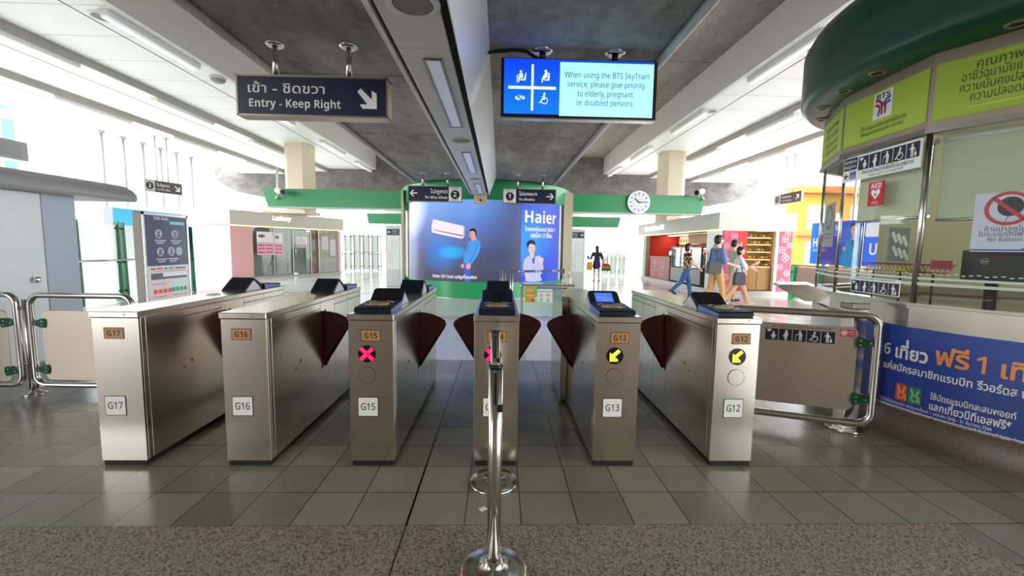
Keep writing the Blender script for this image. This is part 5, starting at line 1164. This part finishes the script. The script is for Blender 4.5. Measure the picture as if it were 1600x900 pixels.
for x0, x1, z0, z1, two, lab in ((1.1, 1.84, .97, 1.95, True, 'large pink and white poster with eye photo on the beauty shop window'), (1.9, 2.28, .95, 1.92, True, 'narrow pink and white poster on the middle beauty shop pane'),
                                 (2.95, 3.22, 1.44, 1.79, False, 'left white sheet on the beauty shop door'), (3.28, 3.55, 1.44, 1.79, False, 'right white sheet on the beauty shop door')):
    t = thing('poster', lab, 'poster', tuple(kf.P((x0+x1)/2, z0, -.02))); b = MB(); b.box(x0, x1, .042, .046, z0, z1, fr=kf); sh = b.build('sheet', PKW, t)
    if two:
        zm = z0+(z1-z0)*.55; b = MB(); b.flat(kf, s_rect(x0, x1, z0, zm), -.041); q = b.build('pink_field', PK, sh)
        b = MB()
        for j in range(3): b.flat(kf, s_rect(x0+.04, x0+(x1-x0)*.46, z0+.08+.15*j, z0+.15+.15*j)+s_rect(x0+(x1-x0)*.54, x1-.04, z0+.08+.15*j, z0+.15+.15*j), -.0395)
        b.build('lettering', mat('poster_rose', '#c25a78', .5), q)
        b = MB(); b.flat(kf, mv(pict('eye'), x0+.03, z1-.33, (x1-x0)*.5, .3), -.0395); b.build('picture_eye', mat('poster_eye', '#8c6a62', .5), sh)
    else:
        b = MB(); b.flat(kf, sum((s_rect(x0+.04, x1-.04, z, z+.012) for z in (1.5, 1.56, 1.62, 1.68)), []), -.0395); b.build('lettering', mat('poster_ink', '#5a4a58', .4), sh)
t = thing('notice', 'pink notice below the two sheets on the beauty shop door', 'notice', tuple(kf.P(3.3, 1.32, -.02)))
b = MB(); b.box(3.1, 3.5, .042, .046, 1.31, 1.41, fr=kf); q = b.build('sheet', mat('notice_pink', '#e27a9a', .5), t); b = MB(); b.flat(kf, s_rect(3.15, 3.45, 1.35, 1.37), -.0395); b.build('lettering', PKW, q)
t = thing('fire_extinguisher', 'red fire extinguisher standing behind the beauty shop glass', 'extinguisher', tuple(kf.P(3.95, .07, -.18)))
p = kf.P(3.95, 0, -.18); b = MB(); b.lathe([(0, .07), (.08, .07), (.085, .1), (.085, .48), (.06, .54), (.025, .57), (.025, .6), (0, .6)], (p.x, p.y, 0), 18); b.build('cylinder', mat('extinguisher_red', '#c02028', .35), t)
b = MB(); b.box(p.x-.05, p.x+.05, p.y-.015, p.y+.015, .6, .66, bev=.004); b.tube([(p.x+.03, p.y, .6), (p.x+.1, p.y, .55), (p.x+.1, p.y, .25)], .012, 6); b.build('valve', BLACK, t)
# ------------------------------------------------------------------ right: bakery
bk = thing('bakery_shop', 'open corner bakery with white canopy, red walls and pink patterned panels', 'shop', (8.2, 17, 0))
b = MB(); b.box(6.95, 9.4, 13.42, 20.75, 0, .16); b.build('platform', mat('bakery_platform', '#c3c1bb', .4), bk)
cpy = [(6.9, 13.35), (9.4, 13.35), (9.4, 21.3), (6.9, 21.3)]
b = MB(); b.prism(cpy, TOP, 2.13, 2.66); b.build('canopy', mat('bakery_canopy', '#d9d6ca', .5), bk)
b = MB(); b.box(6.93, 6.98, 13.4, 21.2, 2.095, 2.13); b.box(6.93, 9.38, 13.38, 13.43, 2.095, 2.13); b.build('canopy_light', GLOW, bk)
sf = Fr((6.9, 21.3, 0), (0, -1, 0))
b = MB()
for i, hh in enumerate((1, 1, .8, 1, .9, 1, .75, 1, 1)): b.flat(sf, s_rect(1.0+i*.27, 1.2+i*.27, 2.31, 2.31+.2*hh), .004)
b.build('lettering', mat('sign_glow_white', '#ffffff', .4, emit=1.5), bk)
RED = mat('bakery_red', '#e0342a', .5); BPK = mat('bakery_pink', '#d8506e', .5); BPW = mat('bakery_pattern', '#f4d4d8', .5)
b = MB(); b.box(8.75, 8.85, 14.6, 20.7, .16, 2.13); b.build('back_wall', RED, bk)
b = MB(); b.box(7.0, 8.8, 20.6, 20.7, .16, 2.13); b.build('end_wall', RED, bk)
b = MB(); b.box(8.1, 8.3, 14.7, 20.4, 2.1, 2.128); b.build('ceiling_lamp', mat('bakery_lamp', '#fff4dc', .4, emit=8, ecol='#fff0d0'), bk)
b = MB(); b.box(6.96, 7.14, 20.2, 20.6, .16, 2.13); b.build('post', mat('bakery_post', '#b8b4aa', .5), bk)
b = MB(); b.box(8.0, 8.75, 14.6, 18.0, 1.72, 2.12); b.build('overhead_cupboard', mat('bakery_beige', '#c8a878', .5), bk)
b = MB(); b.box(7.02, 7.12, 13.5, 14.35, .16, 2.1, bev=.005); d = b.build('door', mat('bakery_white_door', '#e2e6e6', .4), bk)
b = MB(); b.cyl((7.01, 14.2, 1.0), (7.01, 14.2, 1.4), .015, n=8); b.build('door_handle', STEEL2, d)
ff = Fr((0, 13.45, 0))
def motif(x, z, s, r): return mv(s_line([(-.5, -.5), (.5, -.5), (.5, .5), (-.5, .5), (-.5, -.5)], .16)+s_caps(-.5, 0, .5, 0, .12)+s_caps(0, -.5, 0, .5, .12), x, z, s, rot=r)
for x0, x1, m, mot in ((7.12, 7.58, BPK, [(7.25, .6, .16, .3), (7.4, 1.2, .17, .8), (7.48, 1.9, .16, 0), (7.24, 1.6, .14, .5), (7.45, .35, .15, .9)]), (7.58, 7.89, RED, []), (8.91, 9.36, BPK, [(9.1, .45, .17, .6), (9.25, .75, .16, .9), (9.02, .95, .14, .1), (9.16, 1.25, .2, .75), (9.05, 1.5, .18, 0), (9.28, 1.65, .14, 0), (9.12, 1.85, .18, .1), (9.2, 2.02, .14, 0), (9.3, .35, .12, 0)])):
    b = MB(); b.box(x0, x1, 13.45, 13.55, .16, 2.13); p = b.build('front_panel', m, bk)
    if mot:
        b = MB(); b.flat(ff, sum((motif(*q) for q in mot), []), .004); b.build('panel_pattern', BPW, p)
b = MB(); b.box(8.81, 8.91, 13.43, 13.55, .16, 2.13); b.build('window_frame', HOUS, bk)
# bread shelf with loaves
t = thing('bread_shelf', 'wooden bakery shelf with lit trays of bread at the bakery front', 'shelf', (8.35, 13.85, .16))
b = MB(); b.box(7.9, 9.3, 14.1, 14.14, .16, 2.1); b.box(8.85, 8.9, 13.6, 14.1, .16, 2.1); b.build('back_panel', mat('shelf_wood_light', '#d9b06a', .5), t)
SW = mat('shelf_wood', '#b88a4e', .5)
for x0, x1 in ((7.9, 8.35), (8.36, 8.8)): b = MB(); b.box(x0, x1, 13.58, 14.1, .18, .92, bev=.01); b.build('cupboard_door', SW, t)
LV = [.96, 1.2, 1.44, 1.68, 1.9]
for i, z in enumerate(LV):
    b = MB(); b.box(7.92, 8.79, 13.6, 14.1, z-.02, z); q = b.build('shelf_board', mat('shelf_glass', '#e6d2a0', .3), t)
    b = MB(); b.box(7.94, 8.78, 13.62, 13.66, z-.035, z-.02); b.build('shelf_lamp', mat('shelf_lamp', '#fff0b4', .4, emit=2.2, ecol='#ffe6a0'), q)
BR = [mat('bread_gold', '#d9983c', .5), mat('bread_brown', '#a9682c', .5), mat('bread_pale', '#eec878', .5)]
lvl = ['bottom', 'second', 'middle', 'fourth', 'top']
base = None
for i, z in enumerate(LV):
    for j in range(6):
        x = 8.0+.145*j
        if base is None:
            b = MB(); b.ell((x, 13.75, z+.045), (.062, .1, .045), 12, 8); base = b.build('bread_loaf', BR[0]); o = base
        else:
            o = base.copy(); o.data = base.data if (i+j) % 3 == 0 else alt[(i+j) % 3-1]; COL.objects.link(o); o.location = (x, 13.75, z)
        if i == 0 and j == 0:
            alt = []
            for q in (1, 2): me = base.data.copy(); me.materials.clear(); me.materials.append(BR[q]); alt.append(me)
        tag(o, 'golden bread loaf on the %s shelf of the bakery' % lvl[i], 'bread', 'bread on the %s bakery shelf' % lvl[i])
# counter, coffee machine, menu, display case
t = thing('bakery_counter', 'dusky pink counter with pale line drawings at the bakery side', 'counter', (7.4, 18.6, .16))
b = MB(); b.box(7.03, 7.8, 17.45, 19.75, .16, 1.12, bev=.01); q = b.build('body', mat('counter_dusky_pink', '#a8525e', .5), t)
b = MB(); b.box(7.0, 7.82, 17.42, 19.8, 1.12, 1.16); b.build('worktop', mat('counter_top', '#6b4a44', .4), t)
cf2 = Fr((7.03, 19.75, 0), (0, -1, 0)); b = MB(); b.flat(cf2, s_ring(1.5, .55, .2, .22)+s_line([(1.3, .9), (1.36, .68), (1.64, .68), (1.7, .9), (1.3, .9)], .02)+s_ring(.6, .8, .1, .12)+s_line([(.5, .95), (.7, .95), (.6, .82)], .018)+s_rect(.45, .9, .52, .54)+s_ring(.35, .4, .07, .085), .004); b.build('line_drawing', BPW, q)
t = thing('coffee_machine', 'black coffee machine on the pink bakery counter', 'coffee machine', (7.5, 17.9, 1.16))
b = MB(); b.box(7.3, 7.75, 17.6, 18.35, 1.16, 1.5, bev=.02); b.build('body', BLACK, t)
b = MB(); b.cyl((7.5, 17.95, 1.5), (7.5, 17.95, 1.72), .06, .11, 14); b.build('bean_hopper', mat('hopper_brown', '#8a5a48', .3), t)
b = MB(); b.box(7.29, 7.3, 17.7, 18.2, 1.22, 1.4); b.cyl((7.27, 17.85, 1.3), (7.27, 17.85, 1.22), .03, n=10); b.build('drip_panel', CHROME, t)
t = thing('menu_board', 'lit menu board with food pictures above the bakery counter', 'menu board', (8.6, 17.6, 1.72))
b = MB(); b.box(8.6, 8.74, 18.1, 20.3, 1.68, 2.1); q = b.build('frame', SW, t)
mf = Fr((8.6, 20.3, 1.68), (0, -1, 0)); b = MB(); b.flat(mf, s_rect(.04, 2.16, .04, .38), .003); q = b.build('menu_face', mat('menu_glow', '#f7e2b0', .4, emit=.7, ecol='#f7dca0'), q)
b = MB(); b.flat(mf, sum((s_circ(.2+.3*i, .2, .1) for i in range(7)), []), .005); b.build('food_pictures', mat('menu_food', '#b8743a', .5), q)
t = thing('pastry_display_case', 'dark pastry display case with glass front beside the pink counter', 'display case', (7.4, 16, .16))
DK = mat('case_charcoal', '#3c3d42', .4)
b = MB(); b.box(7.05, 7.8, 14.75, 17.4, .2, .78, bev=.02); b.build('base_cabinet', DK, t)
b = MB()
for y in (14.78, 15.6, 16.5, 17.34): b.box(7.06, 7.12, y-.03, y+.03, .78, 1.55)
b.box(7.05, 7.8, 14.75, 17.4, 1.53, 1.58); b.box(7.74, 7.8, 14.75, 17.4, .78, 1.55); b.build('frame', DK, t)
for z in (.82, 1.05, 1.28): b = MB(); b.box(7.16, 7.72, 14.8, 17.35, z, z+.012); b.build('shelf_board', mat('case_shelf', '#e8dcc0', .3), t)
b = MB(); b.box(7.14, 7.7, 14.82, 17.33, 1.50, 1.525); b.build('case_lamp', mat('case_lamp', '#fff6dc', .4, emit=4, ecol='#fff0cc'), t)
b = MB(); b.box(7.07, 7.08, 14.8, 17.36, .8, 1.53); b.build('glass_front', PANE, t)
pm = [mat('pastry_cream', '#efe0be', .5), mat('pastry_caramel', '#c07a3a', .5), mat('pastry_berry', '#b8475a', .5)]
pb = []
for q in range(3):
    b = MB(); b.lathe([(0, 0), (.07, 0), (.075, .06), (.05, .1), (0, .11)], (0, 0, 0), 12); pb.append(b.build('pastry', pm[q], origin=(0, 0, 0)))
cnt = 0
for i, z in enumerate((.832, 1.062, 1.292)):
    for j in range(9):
        src = pb[(i+j) % 3]
        if cnt < 3: o = pb[cnt]
        else: o = src.copy(); COL.objects.link(o)
        cnt += 1
        o.location = (7.3, 14.95+.28*j, z); tag(o, 'small pastry on the %s shelf of the dark display case' % ('bottom', 'middle', 'top')[i], 'pastry', 'pastries on the %s case shelf' % ('bottom', 'middle', 'top')[i])
# ------------------------------------------------------------------ hanging box screen at far left, buildings outside
t = thing('hanging_box_screen', 'grey box screen hanging high at the far left before the windows', 'screen', (-9.1, 8.1, 2.94))
b = MB(); b.box(-9.25, -9.0, 7.0, 8.55, 2.93, 3.28, bev=.01); b.build('case', HOUS, t)
b = MB(); b.box(-9.0, -8.995, 7.04, 8.42, 2.97, 3.24); b.build('screen_panel', mat('screen_grey', '#c3cacb', .3), t)
b = MB(); b.cyl((-9.12, 8.12, 3.28), (-9.12, 8.12, 5.8), .03, n=10); b.build('rod', MUL, t)
def building(nm, lab, x0, x1, y0, y1, z1, m, wm, face, rows, cols, extra=None):
    t = thing('building', lab, 'building', ((x0+x1)/2, (y0+y1)/2, -6))
    b = MB(); b.box(x0, x1, y0, y1, -6, z1); b.build('wall', m, t)
    fr = {'S': Fr((x0, y0, 0)), 'E': Fr((x1, y0, 0), (0, 1, 0)), 'W': Fr((x0, y1, 0), (0, -1, 0))}[face]; w = (x1-x0) if face == 'S' else (y1-y0)
    for i in range(rows):
        for j in range(cols):
            a = w*(j+.5)/cols; z = -3+(z1+2)*(i+.5)/rows; hw, hh = w/cols*.3, (z1+2)/rows*.33
            b = MB(); b.box(a-hw, a+hw, -.05, .05, z-hh, z+hh, fr=fr); b.build('window', wm, t)
    if extra: extra(t, fr, w)
    return t
building('t', 'tall pale blue office tower beyond the far left windows', -72, -60, 56, 70, 34, mat('tower_white', '#cdd6e2', .5), mat('tower_glass', '#3a6aa8', .3), 'S', 9, 5)
building('t', 'pale building outside between the left window mullions', -40.5, -26, 40, 46, 9.6, mat('pale_facade', '#b9c2c2', .6), mat('pale_window', '#76868e', .5), 'S', 5, 9)
def corn(t, fr, w):
    for z, d in ((6.0, .5), (2.7, .3)):
        b = MB(); b.box(-.3, w+.3, -d, .1, z, z+.3, fr=fr); b.build('cornice', mat('cornice_orange', '#c9682c', .6), t)
building('t', 'yellow orange old style building beyond the right fence', 23.3, 44, 33, 34.6, 6.6, mat('facade_yellow', '#b87a22', .7), mat('white_shutter', '#f8f4ee', .5), 'S', 3, 6, corn)
# ------------------------------------------------------------------ people
def fuse(bm_build, voxel, smooth, name, m, parent):
    """grow one continuous surface from overlapping rounded shapes"""
    me = bpy.data.meshes.new('tmp'); me.from_pydata([tuple(p) for p in bm_build.v], [], bm_build.f)
    o = bpy.data.objects.new('tmp', me); COL.objects.link(o)
    r = o.modifiers.new('r', 'REMESH'); r.mode = 'VOXEL'; r.voxel_size = voxel; r.use_smooth_shade = True
    s = o.modifiers.new('s', 'SMOOTH'); s.factor = .5; s.iterations = smooth
    dg = bpy.context.evaluated_depsgraph_get(); out = bpy.data.meshes.new_from_object(o.evaluated_get(dg))
    bpy.data.objects.remove(o); bpy.data.meshes.remove(me)
    out.name = name; out.materials.clear(); out.materials.append(m)
    q = bpy.data.objects.new(name, out); put(q, parent); WM[q.name] = WM[parent.name]; return q
def capsule(b, p0, r0, p1, r1):
    b.cyl(p0, p1, r0, r1, 14); b.ell(p0, (r0,)*3, 12, 8); b.ell(p1, (r1,)*3, 12, 8)
SKIN = mat('skin', '#e2b59a', .5); EYE = mat('eye_dark', '#1d1512', .3); HAIR = mat('hair_black', '#17120f', .45)
def person(label, loc, rz, H, legs, arms, top, bottom, shoe, hair='short', mask=None, head=(0, 0), skirt=False, wide=1.0, sleeve=.5, girth=1.0, open_shoe=False, lean=0):
    s = H/1.70
    t = thing('person', label, 'person', loc, rz)
    V = lambda x, y, z: Vector((x, y, z))
    hipz = .90; J = {}
    for k, sd in (('L', 1), ('R', -1)):
        th, kn = (math.radians(a) for a in legs[k]); h = V(0, sd*.085, hipz)
        k1 = h+V(math.sin(th), 0, -math.cos(th))*.43; an = k1+V(math.sin(th-kn), 0, -math.cos(th-kn))*.41; J['leg'+k] = (h, k1, an, th-kn)
    low = min(J['legL'][2].z, J['legR'][2].z)-.055
    dz = V(0, 0, -low)
    for k in ('legL', 'legR'): a = J[k]; J[k] = (a[0]+dz, a[1]+dz, a[2]+dz, a[3])
    le = math.radians(lean); tz = hipz-low
    def T(p):  # torso point given relative to the hip centre, leaned forward
        return V(p[0]*math.cos(le)+p[2]*math.sin(le), p[1], tz+p[2]*math.cos(le)-p[0]*math.sin(le))
    for k, sd in (('L', 1), ('R', -1)):
        sh, el, ab = (math.radians(a) for a in arms[k]); S = T((0, sd*.175*girth, .47))
        d1 = V(math.sin(sh)*math.cos(ab), sd*math.sin(ab), -math.cos(sh)*math.cos(ab)); E1 = S+d1*.29
        d2 = V(math.sin(sh+el)*math.cos(ab*.6), sd*math.sin(ab*.6), -math.cos(sh+el)*math.cos(ab*.6)); W1 = E1+d2*.245; J['arm'+k] = (S, E1, W1, d2)
    hc = T((.02, 0, .70)); neck = T((-.005, 0, .52))
    hr = Matrix.Rotation(math.radians(head[0]), 3, 'Z') @ Matrix.Rotation(-math.radians(head[1]), 3, 'Y')
    Hd = lambda x, y, z: hc+hr @ V(x, y, z)
    sc_ = lambda b: [setattr(p, 'x', p.x*s) or setattr(p, 'y', p.y*s) or setattr(p, 'z', p.z*s) for p in b.v]
    # ---- body
    b = MB()
    b.ell(T((0, 0, .04)), (.105*girth, .155*girth, .12)); b.ell(T((0, 0, .2)), (.09*girth, .13*girth, .14)); b.ell(T((.0, 0, .36)), (.1*girth, .155*girth, .16))
    capsule(b, T((0, -.14, .46)), .055, T((0, .14, .46)), .055); capsule(b, neck-V(0, 0, .06), .055, hc-V(.01, 0, .06), .05)
    b.ell(hc, (.092, .074, .112), 16, 12, hr); b.ell(Hd(.03, 0, -.05), (.062, .055, .062), 14, 10, hr); b.ell(Hd(.098, 0, -.012), (.016, .012, .02), 8, 6, hr)
    for y in (-.074, .074): b.ell(Hd(-.005, y, -.005), (.02, .01, .03), 8, 6, hr)
    for k in ('L', 'R'):
        h, k1, an, a = J['leg'+k]; capsule(b, h, .085*girth, k1, .055); capsule(b, k1, .054, an, .034); b.ell(k1+(an-k1)*.3-V(.012, 0, 0), (.05, .05, .1))
        toe = an+V(math.cos(a*.6), 0, math.sin(a*.6))*.15-V(0, 0, .025); capsule(b, an-V(.03, 0, .02), .032, toe, .026)
        S, E1, W1, d2 = J['arm'+k]; sd = 1 if k == 'L' else -1
        capsule(b, S, .048, E1, .037); capsule(b, E1, .036, W1, .025)
        pal = W1+d2*.05; sx = d2.cross(V(0, 1, 0)).normalized() if abs(d2.y) < .9 else V(1, 0, 0)
        b.ell(pal, (.038, .018, .045), 10, 8)
        for f, (o, ln) in enumerate(((.026, .07), (.009, .082), (-.009, .078), (-.026, .062))):
            r0 = pal+d2*.03+sx*o; m1 = r0+d2*ln*.55; m2 = m1+(d2*.8+V(0, -sd*.6, 0)).normalized()*ln*.5
            capsule(b, r0, .0095, m1, .009); capsule(b, m1, .009, m2, .0078)
        r0 = pal+sx*.025-d2*.02; m1 = r0+(sx*.8+d2*.6).normalized()*.04; capsule(b, r0, .012, m1, .01); capsule(b, m1, .01, m1+d2*.03, .009)
    sc_(b); body = fuse(b, .0085*s, 3, 'body', SKIN, t)
    # ---- clothes
    b = MB()
    if skirt:
        for z, rx, ry in ((.38, .122, .175), (.2, .108, .152), (.05, .13, .18), (-.06, .145, .195), (-.16, .15, .20)): b.ell(T((0, 0, z)), (rx, ry, .13))
    else:
        for z, rx, ry in ((.37, .122, .175), (.2, .118, .162), (.05, .128, .176), (-.03, .126, .174)): b.ell(T((0, 0, z)), (rx*girth*wide, ry*girth, .13 if z > .1 else .09))
    capsule(b, T((0, -.145, .455)), .066, T((0, .145, .455)), .066)
    for k in ('L', 'R'):
        S, E1, W1, d2 = J['arm'+k]; capsule(b, S, .062, S+(E1-S)*sleeve*1.6, .058)
    sc_(b); fuse(b, .011*s, 4, 'dress' if skirt else 'shirt', top, t)
    if not skirt:
        b = MB(); b.ell(T((0, 0, .02)), (.118*girth, .168*girth, .11))
        for k in ('L', 'R'):
            h, k1, an, a = J['leg'+k]; capsule(b, h, .098*girth*wide, k1, .07*wide); capsule(b, k1, .07*wide, k1+(an-k1)*.95, .055*wide*wide)
        sc_(b); fuse(b, .011*s, 4, 'trousers', bottom, t)
    for k in ('L', 'R'):
        h, k1, an, a = J['leg'+k]; b = MB(); f = V(math.cos(a*.6), 0, math.sin(a*.6))
        capsule(b, an-f*.04-V(0, 0, .022), .036, an+f*.16-V(0, 0, .03), .03)
        if not open_shoe: b.ell(an+f*.03-V(0, 0, .0), (.06, .04, .035))
        sc_(b); fuse(b, .009*s, 2, 'shoe', shoe, t)
    # ---- hair, eyes, mask
    b = MB(); b.ell(Hd(-.016, 0, .032), (.098, .086, .1), 14, 10, hr); b.ell(Hd(-.04, 0, -.01), (.08, .082, .085), 14, 10, hr); b.ell(Hd(.045, .0, .085), (.05, .07, .03), 12, 8, hr)
    if hair == 'bob': b.ell(Hd(-.035, 0, -.055), (.075, .092, .09), 14, 10, hr)
    if hair == 'long': capsule(b, Hd(-.06, 0, -.02), .075, T((-.10, 0, .34)), .07); b.ell(T((-.1, 0, .4)), (.06, .11, .2))
    sc_(b); fuse(b, .010*s, 3, 'hair', HAIR, t)
    b = MB()
    for y in (-.03, .03): b.ell(Hd(.085, y, .012), (.01, .014, .007), 8, 6, hr)
    sc_(b); b.build('eyes', EYE, body, local=True)
    if mask:
        b = MB(); b.ell(Hd(.055, 0, -.045), (.06, .06, .052), 14, 10, hr); b.ell(Hd(.092, 0, -.03), (.022, .03, .03), 10, 8, hr)
        sc_(b); mk = fuse(b, .008*s, 2, 'face_mask', mask, t)
        b = MB()
        for y in (-1, 1): b.tube([Hd(.06, y*.055, -.03)*s, Hd(.03, y*.074, -.012)*s, Hd(-.005, y*.08, .005)*s], .003, 5)
        b.build('ear_loop', mask, mk, local=True)
    else:
        b = MB(); b.ell(Hd(.083, 0, -.055), (.012, .022, .006), 10, 6, hr); sc_(b); b.build('mouth', mat('lips', '#b06a60', .5), body, local=True)
    return t
PT = mat('patterned_black_top', '#1c1814', .7); nt = NT(PT); v = nt.n('ShaderNodeTexVoronoi', {'Vector': nt.pos(obj=True), 'Scale': 16}).outputs['Distance']
zz = nt.n('ShaderNodeSeparateXYZ', {0: nt.pos(obj=True)}).outputs[2]
nt.to('Base Color', nt.mix(nt.math('MULTIPLY', nt.math('GREATER_THAN', v, .5), nt.math('LESS_THAN', zz, 1.27)), lin('#1c1814'), lin('#cdb078')))
JEAN = mat('blue_jeans', '#3f6ca4', .7); BEIGE = mat('tan_chinos', '#c99a5e', .7); KHAK = mat('pale_tan_trousers', '#d6ab80', .7)
BLUET = mat('blue_grey_tee', '#5f7fae', .7); SAGE = mat('grey_green_tee', '#a9b3a4', .7); WT = mat('white_blouse', '#f4f2f2', .7); PURP = mat('purple_dress', '#3a2568', .6)
MSK = mat('surgical_mask', '#8fc0c6', .6); MSKW = mat('pale_mask', '#f0dfe4', .6); SHO = mat('shoe_dark', '#2a2624', .6); SHOW = mat('shoe_light', '#d9cfc4', .6); SAND = mat('sandal', '#3a2c28', .6)
person('woman in black patterned top and blue jeans walking to the right, masked', (5.78, 13.0, 0), -.1, 1.66, {'L': (16, 8), 'R': (-24, 22)}, {'L': (8, 22, 8), 'R': (18, 35, 8)}, PT, JEAN, SHO, 'bob', MSKW, (0, 4), sleeve=.45)
mp_ = person('man in blue grey tee and tan chinos, mask on, looking up to the right', (5.48, 10.6, 0), .12, 1.84, {'L': (-10, 24), 'R': (14, 6)}, {'L': (-5, 25, 6), 'R': (12, 62, 8)}, BLUET, BEIGE, SHO, 'short', MSK, (6, 14), sleeve=.6)
person('man in grey green tee with one hand raised to his head, behind the others', (6.62, 11.9, 0), .05, 1.76, {'L': (12, 8), 'R': (-16, 16)}, {'L': (70, 95, 10), 'R': (5, 30, 8)}, SAGE, KHAK, SHO, 'short', None, (15, 0), sleeve=.6)
person('woman in white blouse and wide tan trousers pointing forward with one arm', (6.40, 11.2, 0), -.25, 1.60, {'L': (24, 6), 'R': (-22, 14)}, {'L': (52, 12, 10), 'R': (22, 100, 8)}, WT, KHAK, SHOW, 'bob', None, (-25, 4), wide=1.12, sleeve=.62, girth=1.06)
person('woman with long black hair in short purple dress walking away', (4.27, 18.68, 0), 1.5, 1.57, {'L': (12, 8), 'R': (-10, 10)}, {'L': (28, 60, 16), 'R': (4, 20, 18)}, PURP, PURP, SAND, 'long', None, (0, 0), skirt=True, sleeve=.62, open_shoe=True)
person('person in black half hidden behind the right route map pillar', (3.72, 21.0, 0), 1.6, 1.66, {'L': (10, 8), 'R': (-10, 10)}, {'L': (8, 25, 8), 'R': (-6, 20, 8)}, mat('black_clothes', '#17161a', .7), mat('black_clothes', '#17161a', .7), SHO, 'short', MSKW)
def bag(label, c, w, d, h, m, hand, rz=0, name='handbag'):
    """soft bag: pouch with rounded seams and a strap; c is the bottom centre"""
    t = thing(name, label, 'bag', c, rz)
    b = MB()
    prof = spl([(-w*.46, .01), (0, -.005), (w*.46, .01), (w*.5, h*.35), (w*.42, h*.92), (w*.2, h), (-w*.2, h), (-w*.42, h*.92), (-w*.5, h*.35)], 4)
    b.prism(prof, Fr((0, 0, 0)), -d*.35, d*.35); b.prism([(x*.9, .02*h+z*.96) for x, z in prof], Fr((0, 0, 0)), -d*.5, d*.5); b.build('pouch', m, t, local=True)
    b = MB(); b.tube([(-w*.3, 0, h*.93), (-w*.2, 0, h+hand*.6), (0, 0, h+hand), (w*.2, 0, h+hand*.6), (w*.3, 0, h*.93)], .014, 8); b.build('strap', m, t, local=True)
    return t
bag('large dark olive shoulder bag hanging at the side of the man in blue', (5.22, 10.25, .88), .34, .14, .30, mat('bag_olive', '#3f3a34', .55), .42)
bag('dark purple tote bag held by the woman in white', (6.22, 10.86, .56), .30, .13, .34, mat('bag_aubergine', '#3a2f40', .55), .22)
bag('yellow bag on the left side of the woman in purple', (3.94, 18.60, .52), .26, .12, .34, mat('bag_yellow', '#e6c22e', .5), .14)
m = mat('bag_stripes', '#c23a2a', .5); nt = NT(m); z = nt.n('ShaderNodeSeparateXYZ', {0: nt.pos(obj=True)}).outputs[2]
nt.to('Base Color', nt.ramp(nt.math('DIVIDE', z, .3), [(0, '#1f5a4a'), (.3, '#2a6a52'), (.42, '#e6b83a'), (.6, '#d8482e'), (1, '#c2342c')]))
bag('bag striped red, yellow and green on the right of the woman in purple', (4.66, 18.60, .50), .38, .14, .30, m, .2)
b = MB(); b.box(-.04, .04, -.005, .005, 0, .15, bev=.003); o = b.build('mobile_phone', BLACK); o.location = (3.93, 18.9, .98); tag(o, 'black phone held up by the woman in purple', 'phone')
